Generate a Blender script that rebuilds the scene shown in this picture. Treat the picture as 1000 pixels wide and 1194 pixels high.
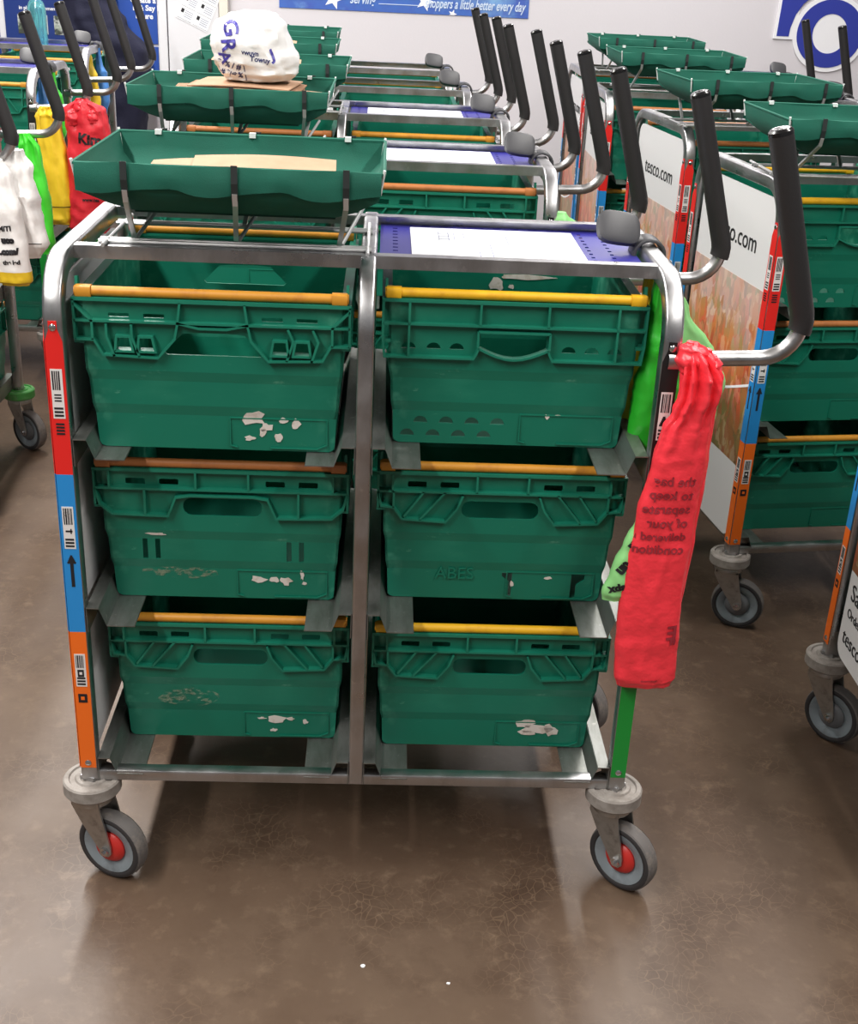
import bpy, math, random
from mathutils import Vector, Matrix, noise
from mathutils.geometry import tessellate_polygon
from mathutils.bvhtree import BVHTree

for o in list(bpy.data.objects):
    bpy.data.objects.remove(o)
SC = bpy.context.scene
COL = SC.collection
PI = math.pi

# ------------------------------------------------------------------ camera
F_PX, PITCH, YAW, ROLL = 1450.16, 0.4229, 0.0478, 0.0479
cp, sp, cy_, sy_ = math.cos(PITCH), math.sin(PITCH), math.cos(YAW), math.sin(YAW)
fw = Vector((sy_*cp, cy_*cp, -sp)); rt = Vector((cy_, -sy_, 0)); dn = fw.cross(rt)
r2 = rt*math.cos(ROLL) - dn*math.sin(ROLL); d2 = rt*math.sin(ROLL) + dn*math.cos(ROLL)
cam = bpy.data.cameras.new('camera'); camo = bpy.data.objects.new('camera', cam); COL.objects.link(camo)
m = Matrix((r2, -d2, -fw)).transposed().to_4x4(); m.translation = (0.0194, -1.7277, 1.4697)
camo.matrix_world = m
cam.sensor_fit = 'HORIZONTAL'; cam.sensor_width = 36; cam.lens = F_PX/1000*36
cam.clip_start = .05
SC.camera = camo

# ------------------------------------------------------------------ world, lights, exposure
w = bpy.data.worlds.new('world'); SC.world = w; w.use_nodes = True
w.node_tree.nodes['Background'].inputs[0].default_value = (.93, .96, 1, 1)
w.node_tree.nodes['Background'].inputs[1].default_value = .24
def tube_row(name, x, y, ly, power):
    l = bpy.data.lights.new(name, 'AREA'); l.shape = 'RECTANGLE'; l.size = .16; l.size_y = ly
    l.energy = power; l.color = (1, .97, .93)
    o = bpy.data.objects.new(name, l); o.location = (x, y, 2.94); COL.objects.link(o)
tube_row('tube_light_row', -1.35, .9, 7.6, 315)
tube_row('tube_light_row', 1.35, .9, 7.6, 190)
SC.view_settings.view_transform = 'Standard'; SC.view_settings.look = 'None'
SC.view_settings.exposure = -0.06; SC.view_settings.gamma = 1.0
SC.view_settings.use_curve_mapping = False

# ------------------------------------------------------------------ materials
MATS = {}
def lin(c):
    return tuple(((v/255)/12.92 if v/255 <= .04045 else ((v/255+.055)/1.055)**2.4) for v in c) + (1,)
def mat(name, rgb, rough=.5, metal=0, **kw):
    if name in MATS: return MATS[name]
    ma = bpy.data.materials.new(name); ma.use_nodes = True; MATS[name] = ma
    nt = ma.node_tree; b = nt.nodes['Principled BSDF']
    b.inputs['Base Color'].default_value = lin(rgb); b.inputs['Roughness'].default_value = rough
    b.inputs['Metallic'].default_value = metal
    if 'spec' in kw: b.inputs['Specular IOR Level'].default_value = kw['spec']
    if 'trans' in kw: b.inputs['Transmission Weight'].default_value = kw['trans']
    if 'alpha' in kw: b.inputs['Alpha'].default_value = kw['alpha']
    co = nt.nodes.new('ShaderNodeTexCoord')
    if 'wear' in kw:      # (colour2, scale, lo, hi) noise mix
        src = b.inputs['Base Color'].default_value[:]
        prev = None
        for (c2, sc, lo, hi, stretch) in kw['wear']:
            mp = nt.nodes.new('ShaderNodeMapping'); mp.inputs['Scale'].default_value = stretch
            nt.links.new(co.outputs['Object'], mp.inputs['Vector'])
            no = nt.nodes.new('ShaderNodeTexNoise'); no.inputs['Scale'].default_value = sc
            no.inputs['Detail'].default_value = 6; no.inputs['Roughness'].default_value = .65
            nt.links.new(mp.outputs[0], no.inputs['Vector'])
            mr = nt.nodes.new('ShaderNodeMapRange'); mr.inputs['From Min'].default_value = lo; mr.inputs['From Max'].default_value = hi
            nt.links.new(no.outputs[0], mr.inputs['Value'])
            mx = nt.nodes.new('ShaderNodeMix'); mx.data_type = 'RGBA'
            nt.links.new(mr.outputs[0], mx.inputs['Factor'])
            if prev is None: mx.inputs['A'].default_value = src
            else: nt.links.new(prev, mx.inputs['A'])
            mx.inputs['B'].default_value = lin(c2)
            prev = mx.outputs['Result']
        nt.links.new(prev, b.inputs['Base Color'])
    if 'bump' in kw:
        sc, st = kw['bump']
        no = nt.nodes.new('ShaderNodeTexNoise'); no.inputs['Scale'].default_value = sc; no.inputs['Detail'].default_value = 4
        nt.links.new(co.outputs['Object'], no.inputs['Vector'])
        bp = nt.nodes.new('ShaderNodeBump'); bp.inputs['Strength'].default_value = st; bp.inputs['Distance'].default_value = .01
        nt.links.new(no.outputs[0], bp.inputs['Height']); nt.links.new(bp.outputs[0], b.inputs['Normal'])
    if 'rvar' in kw:
        sc, lo, hi = kw['rvar']
        no = nt.nodes.new('ShaderNodeTexNoise'); no.inputs['Scale'].default_value = sc; no.inputs['Detail'].default_value = 5
        nt.links.new(co.outputs['Object'], no.inputs['Vector'])
        mr = nt.nodes.new('ShaderNodeMapRange'); mr.inputs['From Min'].default_value = .3; mr.inputs['From Max'].default_value = .7
        mr.inputs['To Min'].default_value = lo; mr.inputs['To Max'].default_value = hi
        nt.links.new(no.outputs[0], mr.inputs['Value']); nt.links.new(mr.outputs[0], b.inputs['Roughness'])
    return ma
ONE = (1, 1, 1)
mat('floor', (86, 68, 55), .34, wear=[((104, 86, 71), 1.6, .38, .68, ONE), ((70, 53, 42), 5, .48, .75, ONE), ((116, 97, 80), 24, .54, .8, ONE), ((196, 182, 166), 190, .72, .77, ONE)], rvar=(2.2, .32, .5), bump=(60, .04), spec=.4)
def floor_cracks():
    nt = MATS['floor'].node_tree; b = nt.nodes['Principled BSDF']; prev = b.inputs['Base Color'].links[0].from_socket
    co = nt.nodes.new('ShaderNodeTexCoord'); nz = nt.nodes.new('ShaderNodeTexNoise'); nz.inputs['Scale'].default_value = 9
    nt.links.new(co.outputs['Object'], nz.inputs['Vector'])
    mv = nt.nodes.new('ShaderNodeMix'); mv.data_type = 'VECTOR'; mv.inputs['Factor'].default_value = .09
    nt.links.new(co.outputs['Object'], mv.inputs['A']); nt.links.new(nz.outputs['Color'], mv.inputs['B'])
    vo = nt.nodes.new('ShaderNodeTexVoronoi'); vo.feature = 'DISTANCE_TO_EDGE'; vo.inputs['Scale'].default_value = 58
    nt.links.new(mv.outputs['Result'], vo.inputs['Vector'])
    m1 = nt.nodes.new('ShaderNodeMapRange'); m1.inputs['From Min'].default_value = .0; m1.inputs['From Max'].default_value = .05; m1.inputs['To Min'].default_value = .22; m1.inputs['To Max'].default_value = 0
    nt.links.new(vo.outputs['Distance'], m1.inputs['Value'])
    n2 = nt.nodes.new('ShaderNodeTexNoise'); n2.inputs['Scale'].default_value = 5; nt.links.new(co.outputs['Object'], n2.inputs['Vector'])
    m2 = nt.nodes.new('ShaderNodeMapRange'); m2.inputs['From Min'].default_value = .48; m2.inputs['From Max'].default_value = .66
    nt.links.new(n2.outputs[0], m2.inputs['Value'])
    mu = nt.nodes.new('ShaderNodeMath'); mu.operation = 'MULTIPLY'; nt.links.new(m1.outputs[0], mu.inputs[0]); nt.links.new(m2.outputs[0], mu.inputs[1])
    mx = nt.nodes.new('ShaderNodeMix'); mx.data_type = 'RGBA'; nt.links.new(mu.outputs[0], mx.inputs['Factor']); nt.links.new(prev, mx.inputs['A']); mx.inputs['B'].default_value = lin((166, 140, 112))
    nt.links.new(mx.outputs['Result'], b.inputs['Base Color'])
floor_cracks()
mat('wall', (216, 212, 217), .6, bump=(90, .04))
mat('ceiling', (225, 225, 225), .8)
mat('door_white', (222, 222, 226), .5)
mat('trim', (226, 220, 208), .5)
GW = [((44, 132, 106), 4, .5, .85, (1, 1, 2.5)), ((95, 160, 135), 26, .66, .82, (1, 1, 3)), ((150, 178, 160), 90, .76, .84, ONE)]
mat('crate_green', (12, 112, 89), .4, wear=GW)
def edge_rub(name):      # pale rubbing along the upright corners of the crates
    nt = MATS[name].node_tree; b = nt.nodes['Principled BSDF']; prev = b.inputs['Base Color'].links[0].from_socket
    co = nt.nodes.new('ShaderNodeTexCoord'); sx = nt.nodes.new('ShaderNodeSeparateXYZ'); nt.links.new(co.outputs['Object'], sx.inputs[0])
    ab = nt.nodes.new('ShaderNodeMath'); ab.operation = 'ABSOLUTE'; nt.links.new(sx.outputs['X'], ab.inputs[0])
    m1 = nt.nodes.new('ShaderNodeMapRange'); m1.inputs['From Min'].default_value = .148; m1.inputs['From Max'].default_value = .178; nt.links.new(ab.outputs[0], m1.inputs['Value'])
    no = nt.nodes.new('ShaderNodeTexNoise'); no.inputs['Scale'].default_value = 34; no.inputs['Detail'].default_value = 5; nt.links.new(co.outputs['Object'], no.inputs['Vector'])
    m2 = nt.nodes.new('ShaderNodeMapRange'); m2.inputs['From Min'].default_value = .5; m2.inputs['From Max'].default_value = .72; m2.inputs['To Max'].default_value = .6; nt.links.new(no.outputs[0], m2.inputs['Value'])
    mu = nt.nodes.new('ShaderNodeMath'); mu.operation = 'MULTIPLY'; nt.links.new(m1.outputs[0], mu.inputs[0]); nt.links.new(m2.outputs[0], mu.inputs[1])
    mx = nt.nodes.new('ShaderNodeMix'); mx.data_type = 'RGBA'; nt.links.new(mu.outputs[0], mx.inputs['Factor']); nt.links.new(prev, mx.inputs['A']); mx.inputs['B'].default_value = lin((92, 172, 144))
    nt.links.new(mx.outputs['Result'], b.inputs['Base Color'])
edge_rub('crate_green')
mat('crate_collar', (20, 116, 93), .42, wear=GW)
mat('bar_yellow', (232, 178, 32), .42, wear=[((200, 140, 30), 30, .5, .8, ONE)])
mat('bar_mustard', (206, 142, 44), .45, wear=[((170, 105, 40), 30, .5, .8, ONE)])
mat('bar_orange', (186, 116, 62), .5, wear=[((150, 90, 50), 30, .5, .8, ONE)])
mat('steel', (188, 188, 190), .33, 1, wear=[((150, 148, 145), 14, .45, .8, (1, 1, .4)), ((215, 214, 212), 40, .62, .8, ONE)], rvar=(18, .24, .46))
mat('chrome', (205, 205, 207), .18, 1)
mat('galvanised', (150, 152, 149), .45, .85, wear=[((104, 106, 99), 22, .42, .75, (1, .25, 1)), ((205, 204, 196), 60, .62, .8, ONE)])
mat('dull_metal', (176, 175, 172), .36, .9, wear=[((110, 106, 100), 30, .5, .8, ONE)])
mat('grip', (32, 30, 31), .55, bump=(300, .08))
mat('grip_cap', (22, 21, 22), .2)
mat('clip_grey', (66, 66, 69), .5)
mat('bumper', (150, 144, 138), .62, wear=[((112, 104, 97), 30, .45, .75, ONE)])
mat('bumper_green', (66, 150, 70), .55, wear=[((120, 150, 110), 40, .5, .8, ONE)])
mat('tyre', (98, 94, 92), .75, wear=[((140, 130, 120), 40, .5, .8, ONE)])
mat('tyre_edge', (48, 46, 47), .7)
mat('wheel_grey', (132, 142, 148), .5, wear=[((96, 98, 100), 30, .5, .8, ONE)])
mat('hub_red', (190, 44, 38), .4)
mat('hub_grey', (105, 107, 110), .5)
mat('panel_white', (226, 225, 226), .45)
mat('panel_grey', (176, 177, 178), .4, .3)
mat('red', (226, 38, 34), .4); mat('blue', (38, 138, 210), .4); mat('orange', (240, 110, 28), .4)
mat('strip_green', (22, 140, 52), .4); mat('black', (22, 21, 22), .45)
mat('label_white', (224, 220, 218), .6); mat('ink', (28, 26, 30), .6)
mat('shelf_blue', (46, 44, 134), .4)
mat('paper', (236, 238, 242), .6); mat('ink_grey', (120, 124, 150), .6)
mat('fabric_green', (12, 96, 78), .8, wear=[((20, 88, 72), 8, .45, .75, ONE)], bump=(700, .12))
mat('fabric_dark', (8, 62, 52), .85, bump=(700, .12))
mat('strap', (34, 40, 40), .6)
mat('wire', (200, 200, 200), .45, .7)
mat('tie_white', (225, 230, 228), .6)
mat('cardboard', (182, 146, 118), .8, wear=[((164, 128, 100), 6, .45, .7, ONE)])
mat('cardboard_brown', (156, 116, 86), .8, wear=[((140, 100, 72), 6, .45, .7, ONE)])
mat('torn_paper', (214, 206, 198), .8, wear=[((178, 160, 140), 60, .5, .75, ONE)])
mat('dust', (140, 156, 130), .9)
def speckle():
    nt = MATS['dust'].node_tree; b = nt.nodes['Principled BSDF']; co = nt.nodes.new('ShaderNodeTexCoord'); no = nt.nodes.new('ShaderNodeTexNoise')
    no.inputs['Scale'].default_value = 110; no.inputs['Detail'].default_value = 6; no.inputs['Roughness'].default_value = .7
    mp = nt.nodes.new('ShaderNodeMapping'); mp.inputs['Scale'].default_value = (.5, 1, 1); nt.links.new(co.outputs['Object'], mp.inputs[0]); nt.links.new(mp.outputs[0], no.inputs['Vector'])
    mr = nt.nodes.new('ShaderNodeMapRange'); mr.inputs['From Min'].default_value = .5; mr.inputs['From Max'].default_value = .66; mr.inputs['To Max'].default_value = .75
    nt.links.new(no.outputs[0], mr.inputs['Value']); nt.links.new(mr.outputs[0], b.inputs['Alpha'])
speckle()
mat('bag_red', (244, 58, 70), .32, bump=(46, .3)); mat('bag_red_deep', (206, 40, 52), .42, bump=(28, .22))
mat('bag_ink_red', (150, 40, 52), .6)
mat('bag_green', (44, 176, 44), .36, bump=(30, .2)); mat('bag_pale_green', (146, 216, 136), .4, bump=(30, .2))
mat('bag_bright_green', (66, 204, 50), .36, bump=(30, .2))
mat('bag_yellow', (226, 190, 42), .4, bump=(30, .2)); mat('bag_white', (236, 234, 232), .35, bump=(30, .25))
mat('bag_blue', (70, 130, 200), .4, bump=(30, .2))
mat('purple', (64, 58, 150), .5); mat('navy_print', (38, 44, 96), .5)
mat('poster_blue', (34, 74, 160), .45); mat('poster_deep', (22, 50, 120), .45); mat('poster_photo', (196, 200, 196), .5, wear=[((60, 66, 60), 9, .5, .56, ONE), ((150, 170, 140), 16, .55, .7, ONE)])
mat('white_print', (244, 244, 248), .5)
mat('banner', (66, 110, 190), .4, wear=[((70, 80, 170), 1.6, .42, .62, ONE), ((128, 176, 222), 3, .52, .72, ONE)])
mat('sign_blue', (50, 62, 160), .4)
mat('banner_ink', (205, 220, 240), .5)
mat('navy_cloth', (15, 17, 44), .85, bump=(120, .15))
mat('teal_plastic', (120, 205, 212), .12, 0, trans=.75)
# flat print of fruit and vegetables on the end panels
def photo_mat(name):
    ma = bpy.data.materials.new(name); ma.use_nodes = True; MATS[name] = ma
    nt = ma.node_tree; b = nt.nodes['Principled BSDF']; b.inputs['Roughness'].default_value = .3
    N = nt.nodes.new; Lk = nt.links.new
    co = N('ShaderNodeTexCoord'); sp_ = N('ShaderNodeSeparateXYZ'); Lk(co.outputs['Object'], sp_.inputs[0])
    mp = N('ShaderNodeMapping'); mp.inputs['Scale'].default_value = (1, 1.5, .75); Lk(co.outputs['Object'], mp.inputs[0])
    def vor(sc):
        nz = N('ShaderNodeTexNoise'); nz.inputs['Scale'].default_value = sc*.7; Lk(mp.outputs[0], nz.inputs['Vector'])
        mv = N('ShaderNodeMix'); mv.data_type = 'VECTOR'; mv.inputs['Factor'].default_value = .06; Lk(mp.outputs[0], mv.inputs['A']); Lk(nz.outputs['Color'], mv.inputs['B'])
        vo = N('ShaderNodeTexVoronoi'); vo.inputs['Scale'].default_value = sc; Lk(mv.outputs['Result'], vo.inputs['Vector'])
        se = N('ShaderNodeSeparateColor'); Lk(vo.outputs['Color'], se.inputs[0]); return se.outputs[0], vo.outputs['Distance']
    r1, dst = vor(22); r2_, _ = vor(38)
    def ramp(src, stops):
        rp = N('ShaderNodeValToRGB'); e = rp.color_ramp.elements
        while len(e) < len(stops): e.new(.5)
        for q, (p, c) in zip(e, stops): q.position = p; q.color = lin(c)
        Lk(src, rp.inputs[0]); return rp.outputs[0]
    # height shifted a little by the cells so that the shapes bite into each other
    ad = N('ShaderNodeMath'); ad.operation = 'MULTIPLY_ADD'; ad.inputs[1].default_value = .12; Lk(r1, ad.inputs[0])
    sb = N('ShaderNodeMath'); sb.operation = 'ADD'; sb.inputs[1].default_value = -.06; Lk(sp_.outputs['Z'], sb.inputs[0]); Lk(sb.outputs[0], ad.inputs[2])
    zc = N('ShaderNodeMapRange'); zc.inputs['From Min'].default_value = .4; zc.inputs['From Max'].default_value = .82; Lk(ad.outputs[0], zc.inputs['Value'])
    base = ramp(zc.outputs[0], [(0, (96, 84, 56)), (.2, (120, 124, 70)), (.34, (150, 96, 62)), (.44, (196, 70, 56)), (.56, (218, 128, 70)), (.68, (196, 156, 112)), (.8, (214, 186, 174)), (1, (226, 208, 202))])
    hue = ramp(r2_, [(0, (110, 70, 50)), (.3, (214, 120, 60)), (.5, (120, 130, 70)), (.7, (196, 60, 50)), (1, (226, 190, 150))])
    mx = N('ShaderNodeMix'); mx.data_type = 'RGBA'; mx.inputs['Factor'].default_value = .42; Lk(base, mx.inputs['A']); Lk(hue, mx.inputs['B'])
    Lk(mx.outputs['Result'], b.inputs['Base Color'])
photo_mat('photo_food')

# ------------------------------------------------------------------ mesh helpers
class MB:
    def __init__(s): s.v = []; s.f = []; s.m = []
    def add(s, vs, fs, mi=0):
        o = len(s.v); s.v += [tuple(v) for v in vs]; s.f += [tuple(i+o for i in f) for f in fs]; s.m += [mi]*len(fs); return s
    def box(s, x0, x1, y0, y1, z0, z1, mi=0):
        vs = [(x, y, z) for x in (x0, x1) for y in (y0, y1) for z in (z0, z1)]
        return s.add(vs, [(0, 1, 3, 2), (4, 6, 7, 5), (0, 4, 5, 1), (2, 3, 7, 6), (0, 2, 6, 4), (1, 5, 7, 3)], mi)
    def sweep(s, path, prof, B, closed=False, caps=True, mi=0):
        """planar path, profile [(u along B, v along normal)]"""
        P = [Vector(p) for p in path]; B = Vector(B).normalized(); n = len(prof); vs = []
        for i, p in enumerate(P):
            if closed: t = (P[(i+1) % len(P)]-p).normalized() + (p-P[i-1]).normalized()
            else:
                t = Vector()
                if i < len(P)-1: t += (P[i+1]-p).normalized()
                if i > 0: t += (p-P[i-1]).normalized()
            t.normalize(); N = B.cross(t).normalized()
            sc = 1.0
            if 0 < i < len(P)-1:
                c = (P[i+1]-p).normalized().dot((p-P[i-1]).normalized()); sc = 1/max(.5, math.sqrt((1+c)/2))
            vs += [p + B*u + N*v*sc for u, v in prof]
        fs = []
        L = len(P)
        for i in range(L if closed else L-1):
            a, b = i*n, ((i+1) % L)*n
            for k in range(n): fs.append((a+k, a+(k+1) % n, b+(k+1) % n, b+k))
        if caps and not closed: fs += [tuple(range(n-1, -1, -1)), tuple(range((L-1)*n, L*n))]
        return s.add(vs, fs, mi)
    def tube(s, path, r, n=10, B=(0, 1, 0), mi=0, caps=True):
        return s.sweep(path, [(r*math.cos(2*PI*k/n), r*math.sin(2*PI*k/n)) for k in range(n)], B, caps=caps, mi=mi)
    def rod(s, a, b, r, n=8, mi=0):
        a = Vector(a); b = Vector(b); d = b-a
        B = d.cross(Vector((0, 0, 1)) if abs(d.normalized().z) < .95 else Vector((1, 0, 0)))
        return s.tube([a, b], r, n, B, mi)
    def lathe(s, prof, c, ax='z', n=24, mi=0, closed=False):
        c = Vector(c); vs = []; k = len(prof)
        for i in range(n):
            a = 2*PI*i/n; ca, sa = math.cos(a), math.sin(a)
            for r, h in prof:
                vs.append(c + (Vector((r*ca, r*sa, h)) if ax == 'z' else Vector((r*ca, h, r*sa)) if ax == 'y' else Vector((h, r*ca, r*sa))))
        fs = []
        for i in range(n):
            j = (i+1) % n
            for q in range(k if closed else k-1):
                q2 = (q+1) % k
                fs.append((i*k+q, j*k+q, j*k+q2, i*k+q2))
        return s.add(vs, fs, mi)
    def plate(s, outer, holes, fn, t, mi=0):
        """outline + holes in 2-D, fn(a,b,side) -> 3-D, side 0/1 front and back"""
        loops = [outer]+list(holes)
        tri = tessellate_polygon([[Vector((a, b, 0)) for a, b in l] for l in loops])
        flat = [p for l in loops for p in l]; n = len(flat)
        vs = [fn(a, b, 0) for a, b in flat] + [fn(a, b, t) for a, b in flat]
        fs = [tuple(x) for x in tri] + [tuple(i+n for i in reversed(x)) for x in tri]
        o = 0
        for l in loops:
            k = len(l)
            for i in range(k): fs.append((o+i, o+(i+1) % k, o+(i+1) % k+n, o+i+n))
            o += k
        return s.add(vs, fs, mi)
    def mesh(s, name, mats, smooth=35):
        me = bpy.data.meshes.new(name); me.from_pydata(s.v, [], s.f)
        for x in (mats if isinstance(mats, (list, tuple)) else [mats]): me.materials.append(MATS[x])
        if any(s.m): me.polygons.foreach_set('material_index', s.m)
        import bmesh
        bm = bmesh.new(); bm.from_mesh(me); bmesh.ops.recalc_face_normals(bm, faces=bm.faces); bm.to_mesh(me); bm.free()
        if smooth:
            me.shade_smooth(); me.set_sharp_from_angle(angle=math.radians(smooth))
        me.update(); return me
def rr(w, h, r, n=3):
    """rounded rectangle profile"""
    out = []
    for cx, cy, a0 in ((w/2-r, h/2-r, 0), (-w/2+r, h/2-r, 90), (-w/2+r, -h/2+r, 180), (w/2-r, -h/2+r, 270)):
        for k in range(n): a = math.radians(a0+90*k/(n-1)); out.append((cx+r*math.cos(a), cy+r*math.sin(a)))
    return out
def rrect(x0, x1, z0, z1, r, n=4):
    return [(p[0]+(x0+x1)/2, p[1]+(z0+z1)/2) for p in rr(x1-x0, z1-z0, r, n)]
def fillet(pts, r, n=6):
    P = [Vector(p) for p in pts]; out = [P[0]]
    for i in range(1, len(P)-1):
        a = (P[i-1]-P[i]).normalized(); b = (P[i+1]-P[i]).normalized(); ang = a.angle(b)
        d = r/math.tan(ang/2); p0 = P[i]+a*d; p1 = P[i]+b*d
        c = P[i]+(a+b).normalized()*(r/math.sin(ang/2))
        v0 = (p0-c); v1 = (p1-c)
        for k in range(n+1): out.append(c+v0.normalized().slerp(v1.normalized(), k/n)*r)
    out.append(P[-1]); return out
def obj(name, me, parent=None, loc=(0, 0, 0), rotz=0, label=None):
    o = bpy.data.objects.new(name, me); COL.objects.link(o); o.parent = parent
    o.location = loc; o.rotation_euler = (0, 0, rotz)
    if label: o['label'] = label
    return o
def thing(name, label, cat, loc=(0, 0, 0), rotz=0, group=None, me=None):
    o = obj(name, me, None, loc, rotz); o['label'] = label; o['category'] = cat
    if group: o['group'] = group
    return o
def struct(name, me, loc=(0, 0, 0)):
    o = obj(name, me, None, loc); o['kind'] = 'structure'; return o
def spawn(spec, parent):
    """spec: list of (name, mesh, [sub specs], loc, rotz)"""
    for name, me, subs, loc, rz in spec:
        p = obj(name, me, parent, loc, rz)
        for sn, sm, _, sl, srz in subs: obj(sn, sm, p, sl, srz)
def P(name, me, subs=(), loc=(0, 0, 0), rz=0): return (name, me, list(subs), loc, rz)
def text_data(s, size, shear=0, bold=0, extrude=.0004):
    c = bpy.data.curves.new('t', 'FONT'); c.body = s; c.size = size; c.shear = shear; c.offset = bold; c.extrude = extrude
    c.resolution_u = 3
    o = bpy.data.objects.new('t', c); me = bpy.data.meshes.new_from_object(o)
    v = [x.co.copy() for x in me.vertices]; f = [tuple(p.vertices) for p in me.polygons]
    bpy.data.objects.remove(o); bpy.data.curves.remove(c); bpy.data.meshes.remove(me)
    return v, f
def text_mb(mb, s, size, org, right, up, mi=0, shear=0, bold=0, align='L', width=None):
    v, f = text_data(s, size, shear, bold)
    if not v: return mb
    right = Vector(right).normalized(); up = Vector(up).normalized(); nn = right.cross(up); org = Vector(org)
    xs = [p.x for p in v]; w0 = max(xs)-min(xs); sc = width/w0 if width else 1
    off = {'L': 0, 'C': -w0/2-min(xs), 'R': -max(xs)}[align]
    return mb.add([org + right*((p.x+off)*sc) + up*p.y + nn*(p.z+.0004) for p in v], f, mi)

# ================================================================== STRUCTURE
struct('floor', MB().box(-7, 7, -6, 5, -.05, 0).mesh('floor', 'floor', 0))
WY = 4.7
struct('wall_back', MB().box(-7, 7, WY, WY+.12, 0, 3.1).mesh('wall_back', 'wall', 0))
struct('ceiling', MB().box(-7, 7, -6, 5, 3.0, 3.08).mesh('ceiling', 'ceiling', 0))
d1 = struct('door_1', MB().box(-1.03, -.79, WY-.03, WY-.002, 0, 2.05).mesh('door', 'door_white', 0))
struct('trim_1', MB().box(-.785, -.745, WY-.045, WY-.001, 0, 2.1).mesh('trim', 'trim', 0))
struct('trim_2', MB().box(-1.07, -1.035, WY-.045, WY-.001, 0, 2.1).mesh('trim', 'door_white', 0))

# ================================================================== TROLLEY
W, D = .44, .48               # half width between post centres, depth between post centres
TOP = 1.062
LEDGE = (.205, .486, .767)
S = .028
def u_frame(x, wid=S):
    path = fillet([(x, 0, .195), (x, 0, TOP-S/2), (x, D, TOP-S/2), (x, D, .195)], .075, 8)
    return MB().sweep(path, rr(wid, S, .0045, 4), (1, 0, 0)).mesh('side_frame', 'steel', 50)
M_frameL, M_frameC, M_frameR = u_frame(-W), u_frame(0, .024), u_frame(W)
def rail(y, z, h, dpt, lip):
    mb = MB()
    # folded angle: vertical face plus horizontal flange
    mb.box(-W+.014, W-.014, y-.0012, y+.0012, z-h, z)
    mb.box(-W+.014, W-.014, min(y, y+lip), max(y, y+lip), z-.0024, z)
    return mb
M_railTF = rail(.082, 1.062, .019, 0, .02).mesh('top_rail', 'steel', 0)
M_railTB = rail(.398, 1.062, .019, 0, -.02).mesh('top_rail', 'steel', 0)
M_railBF = MB().sweep([(-W+.01, 0, .2), (W-.01, 0, .2)], rr(.022, .02, .003), (0, 1, 0)).mesh('bottom_rail', 'steel')
M_railBB = MB().sweep([(-W+.01, D, .2), (W-.01, D, .2)], rr(.022, .02, .003), (0, 1, 0)).mesh('bottom_rail', 'steel')
def runner(sign):
    # profile from the post outwards: hook lip, raised flat, slope, ledge (x measured from the post face)
    pts = [(.0005, -.012), (.0005, .03), (.02, .03), (.031, .0), (.074, .0)]
    t = .0016; prof = pts + [(a+(.0008 if i else t), b-t) for i, (a, b) in reversed(list(enumerate(pts)))]
    mb = MB(); n = len(prof)
    vs = [(sign*a, y, b) for y in (-.012, D+.012) for a, b in prof]
    fs = [(k, (k+1) % n, (k+1) % n+n, k+n) for k in range(n)] + [(k, k+1, n-2-k, n-1-k) for k in range(len(pts)-1)] + [(k+n, k+1+n, 2*n-2-k, 2*n-1-k) for k in range(len(pts)-1)]
    mb.add(vs, fs); return mb.mesh('runner', 'galvanised', 0)
M_runP, M_runN = runner(1), runner(-1)

def barcode(x, z1, z0, y, kind, side):
    """white label with printed bars, on front face (side 0) or on outer -x face (side 1)"""
    mb = MB(); hw = .0085
    def q(a0, a1, b0, b1, t, mi):
        if side == 0: mb.box(x+a0, x+a1, y-t, y, b0, b1, mi)
        else: mb.box(x-t, x, y+a0, y+a1, b0, b1, mi)
    q(-hw, hw, z0, z1, .0004, 0)
    h = z1-z0; rnd = random.Random(int(z1*1000)); a = -hw+.002
    while a < hw-.003:
        wv = rnd.choice((.0009, .0016, .0022)); q(a, a+wv, z1-h*.42, z1-h*.04, .0007, 1); a += wv+.0012
    if kind == 'wave':
        for k in range(3): q(-.005, .005, z1-h*.52-k*h*.06-.001, z1-h*.52-k*h*.06+.0012, .0007, 1)
    elif kind == 'arrow':
        q(-.005, .005, z1-h*.6, z1-h*.56, .0007, 1); q(.002, .004, z1-h*.64, z1-h*.52, .0007, 1)
    elif kind == 'square':
        q(-.005, .005, z1-h*.7, z1-h*.48, .0007, 1); q(-.0022, .0022, z1-h*.63, z1-h*.55, .0009, 0)
    else:
        for k in range(5): q(-.006+.001*k, .006-.001*k, z1-h*.7+k*.003, z1-h*.7+k*.003+.003, .0007, 1)
    for k in range(3): q(-hw+.002, hw-.002, z0+.003+k*.0055, z0+.0062+k*.0055, .0007, 1)
    return mb.mesh('barcode_label', ['label_white', 'ink'], 0)
def mark(x, z, y, kind, side):
    mb = MB()
    def q(a0, a1, b0, b1, t=.0006, mi=0):
        if side == 0: mb.box(x+a0, x+a1, y-t, y, b0, b1, mi)
        else: mb.box(x-t, x, y+a0, y+a1, b0, b1, mi)
    if kind == 'wave':
        for k in range(4): q(-.006, .006, z+k*.005, z+k*.005+.0028)
    elif kind == 'arrow':
        q(-.0025, .0025, z-.03, z+.01)
        for k in range(5): q(-.0065+.0012*k, .0065-.0012*k, z+.01+k*.0028, z+.0128+k*.0028)
    else:
        q(-.007, .007, z, z+.016); q(-.003, .003, z+.005, z+.011, .0009, 1)
    return mb.mesh('printed_mark', ['ink', 'orange'], 0)
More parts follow.
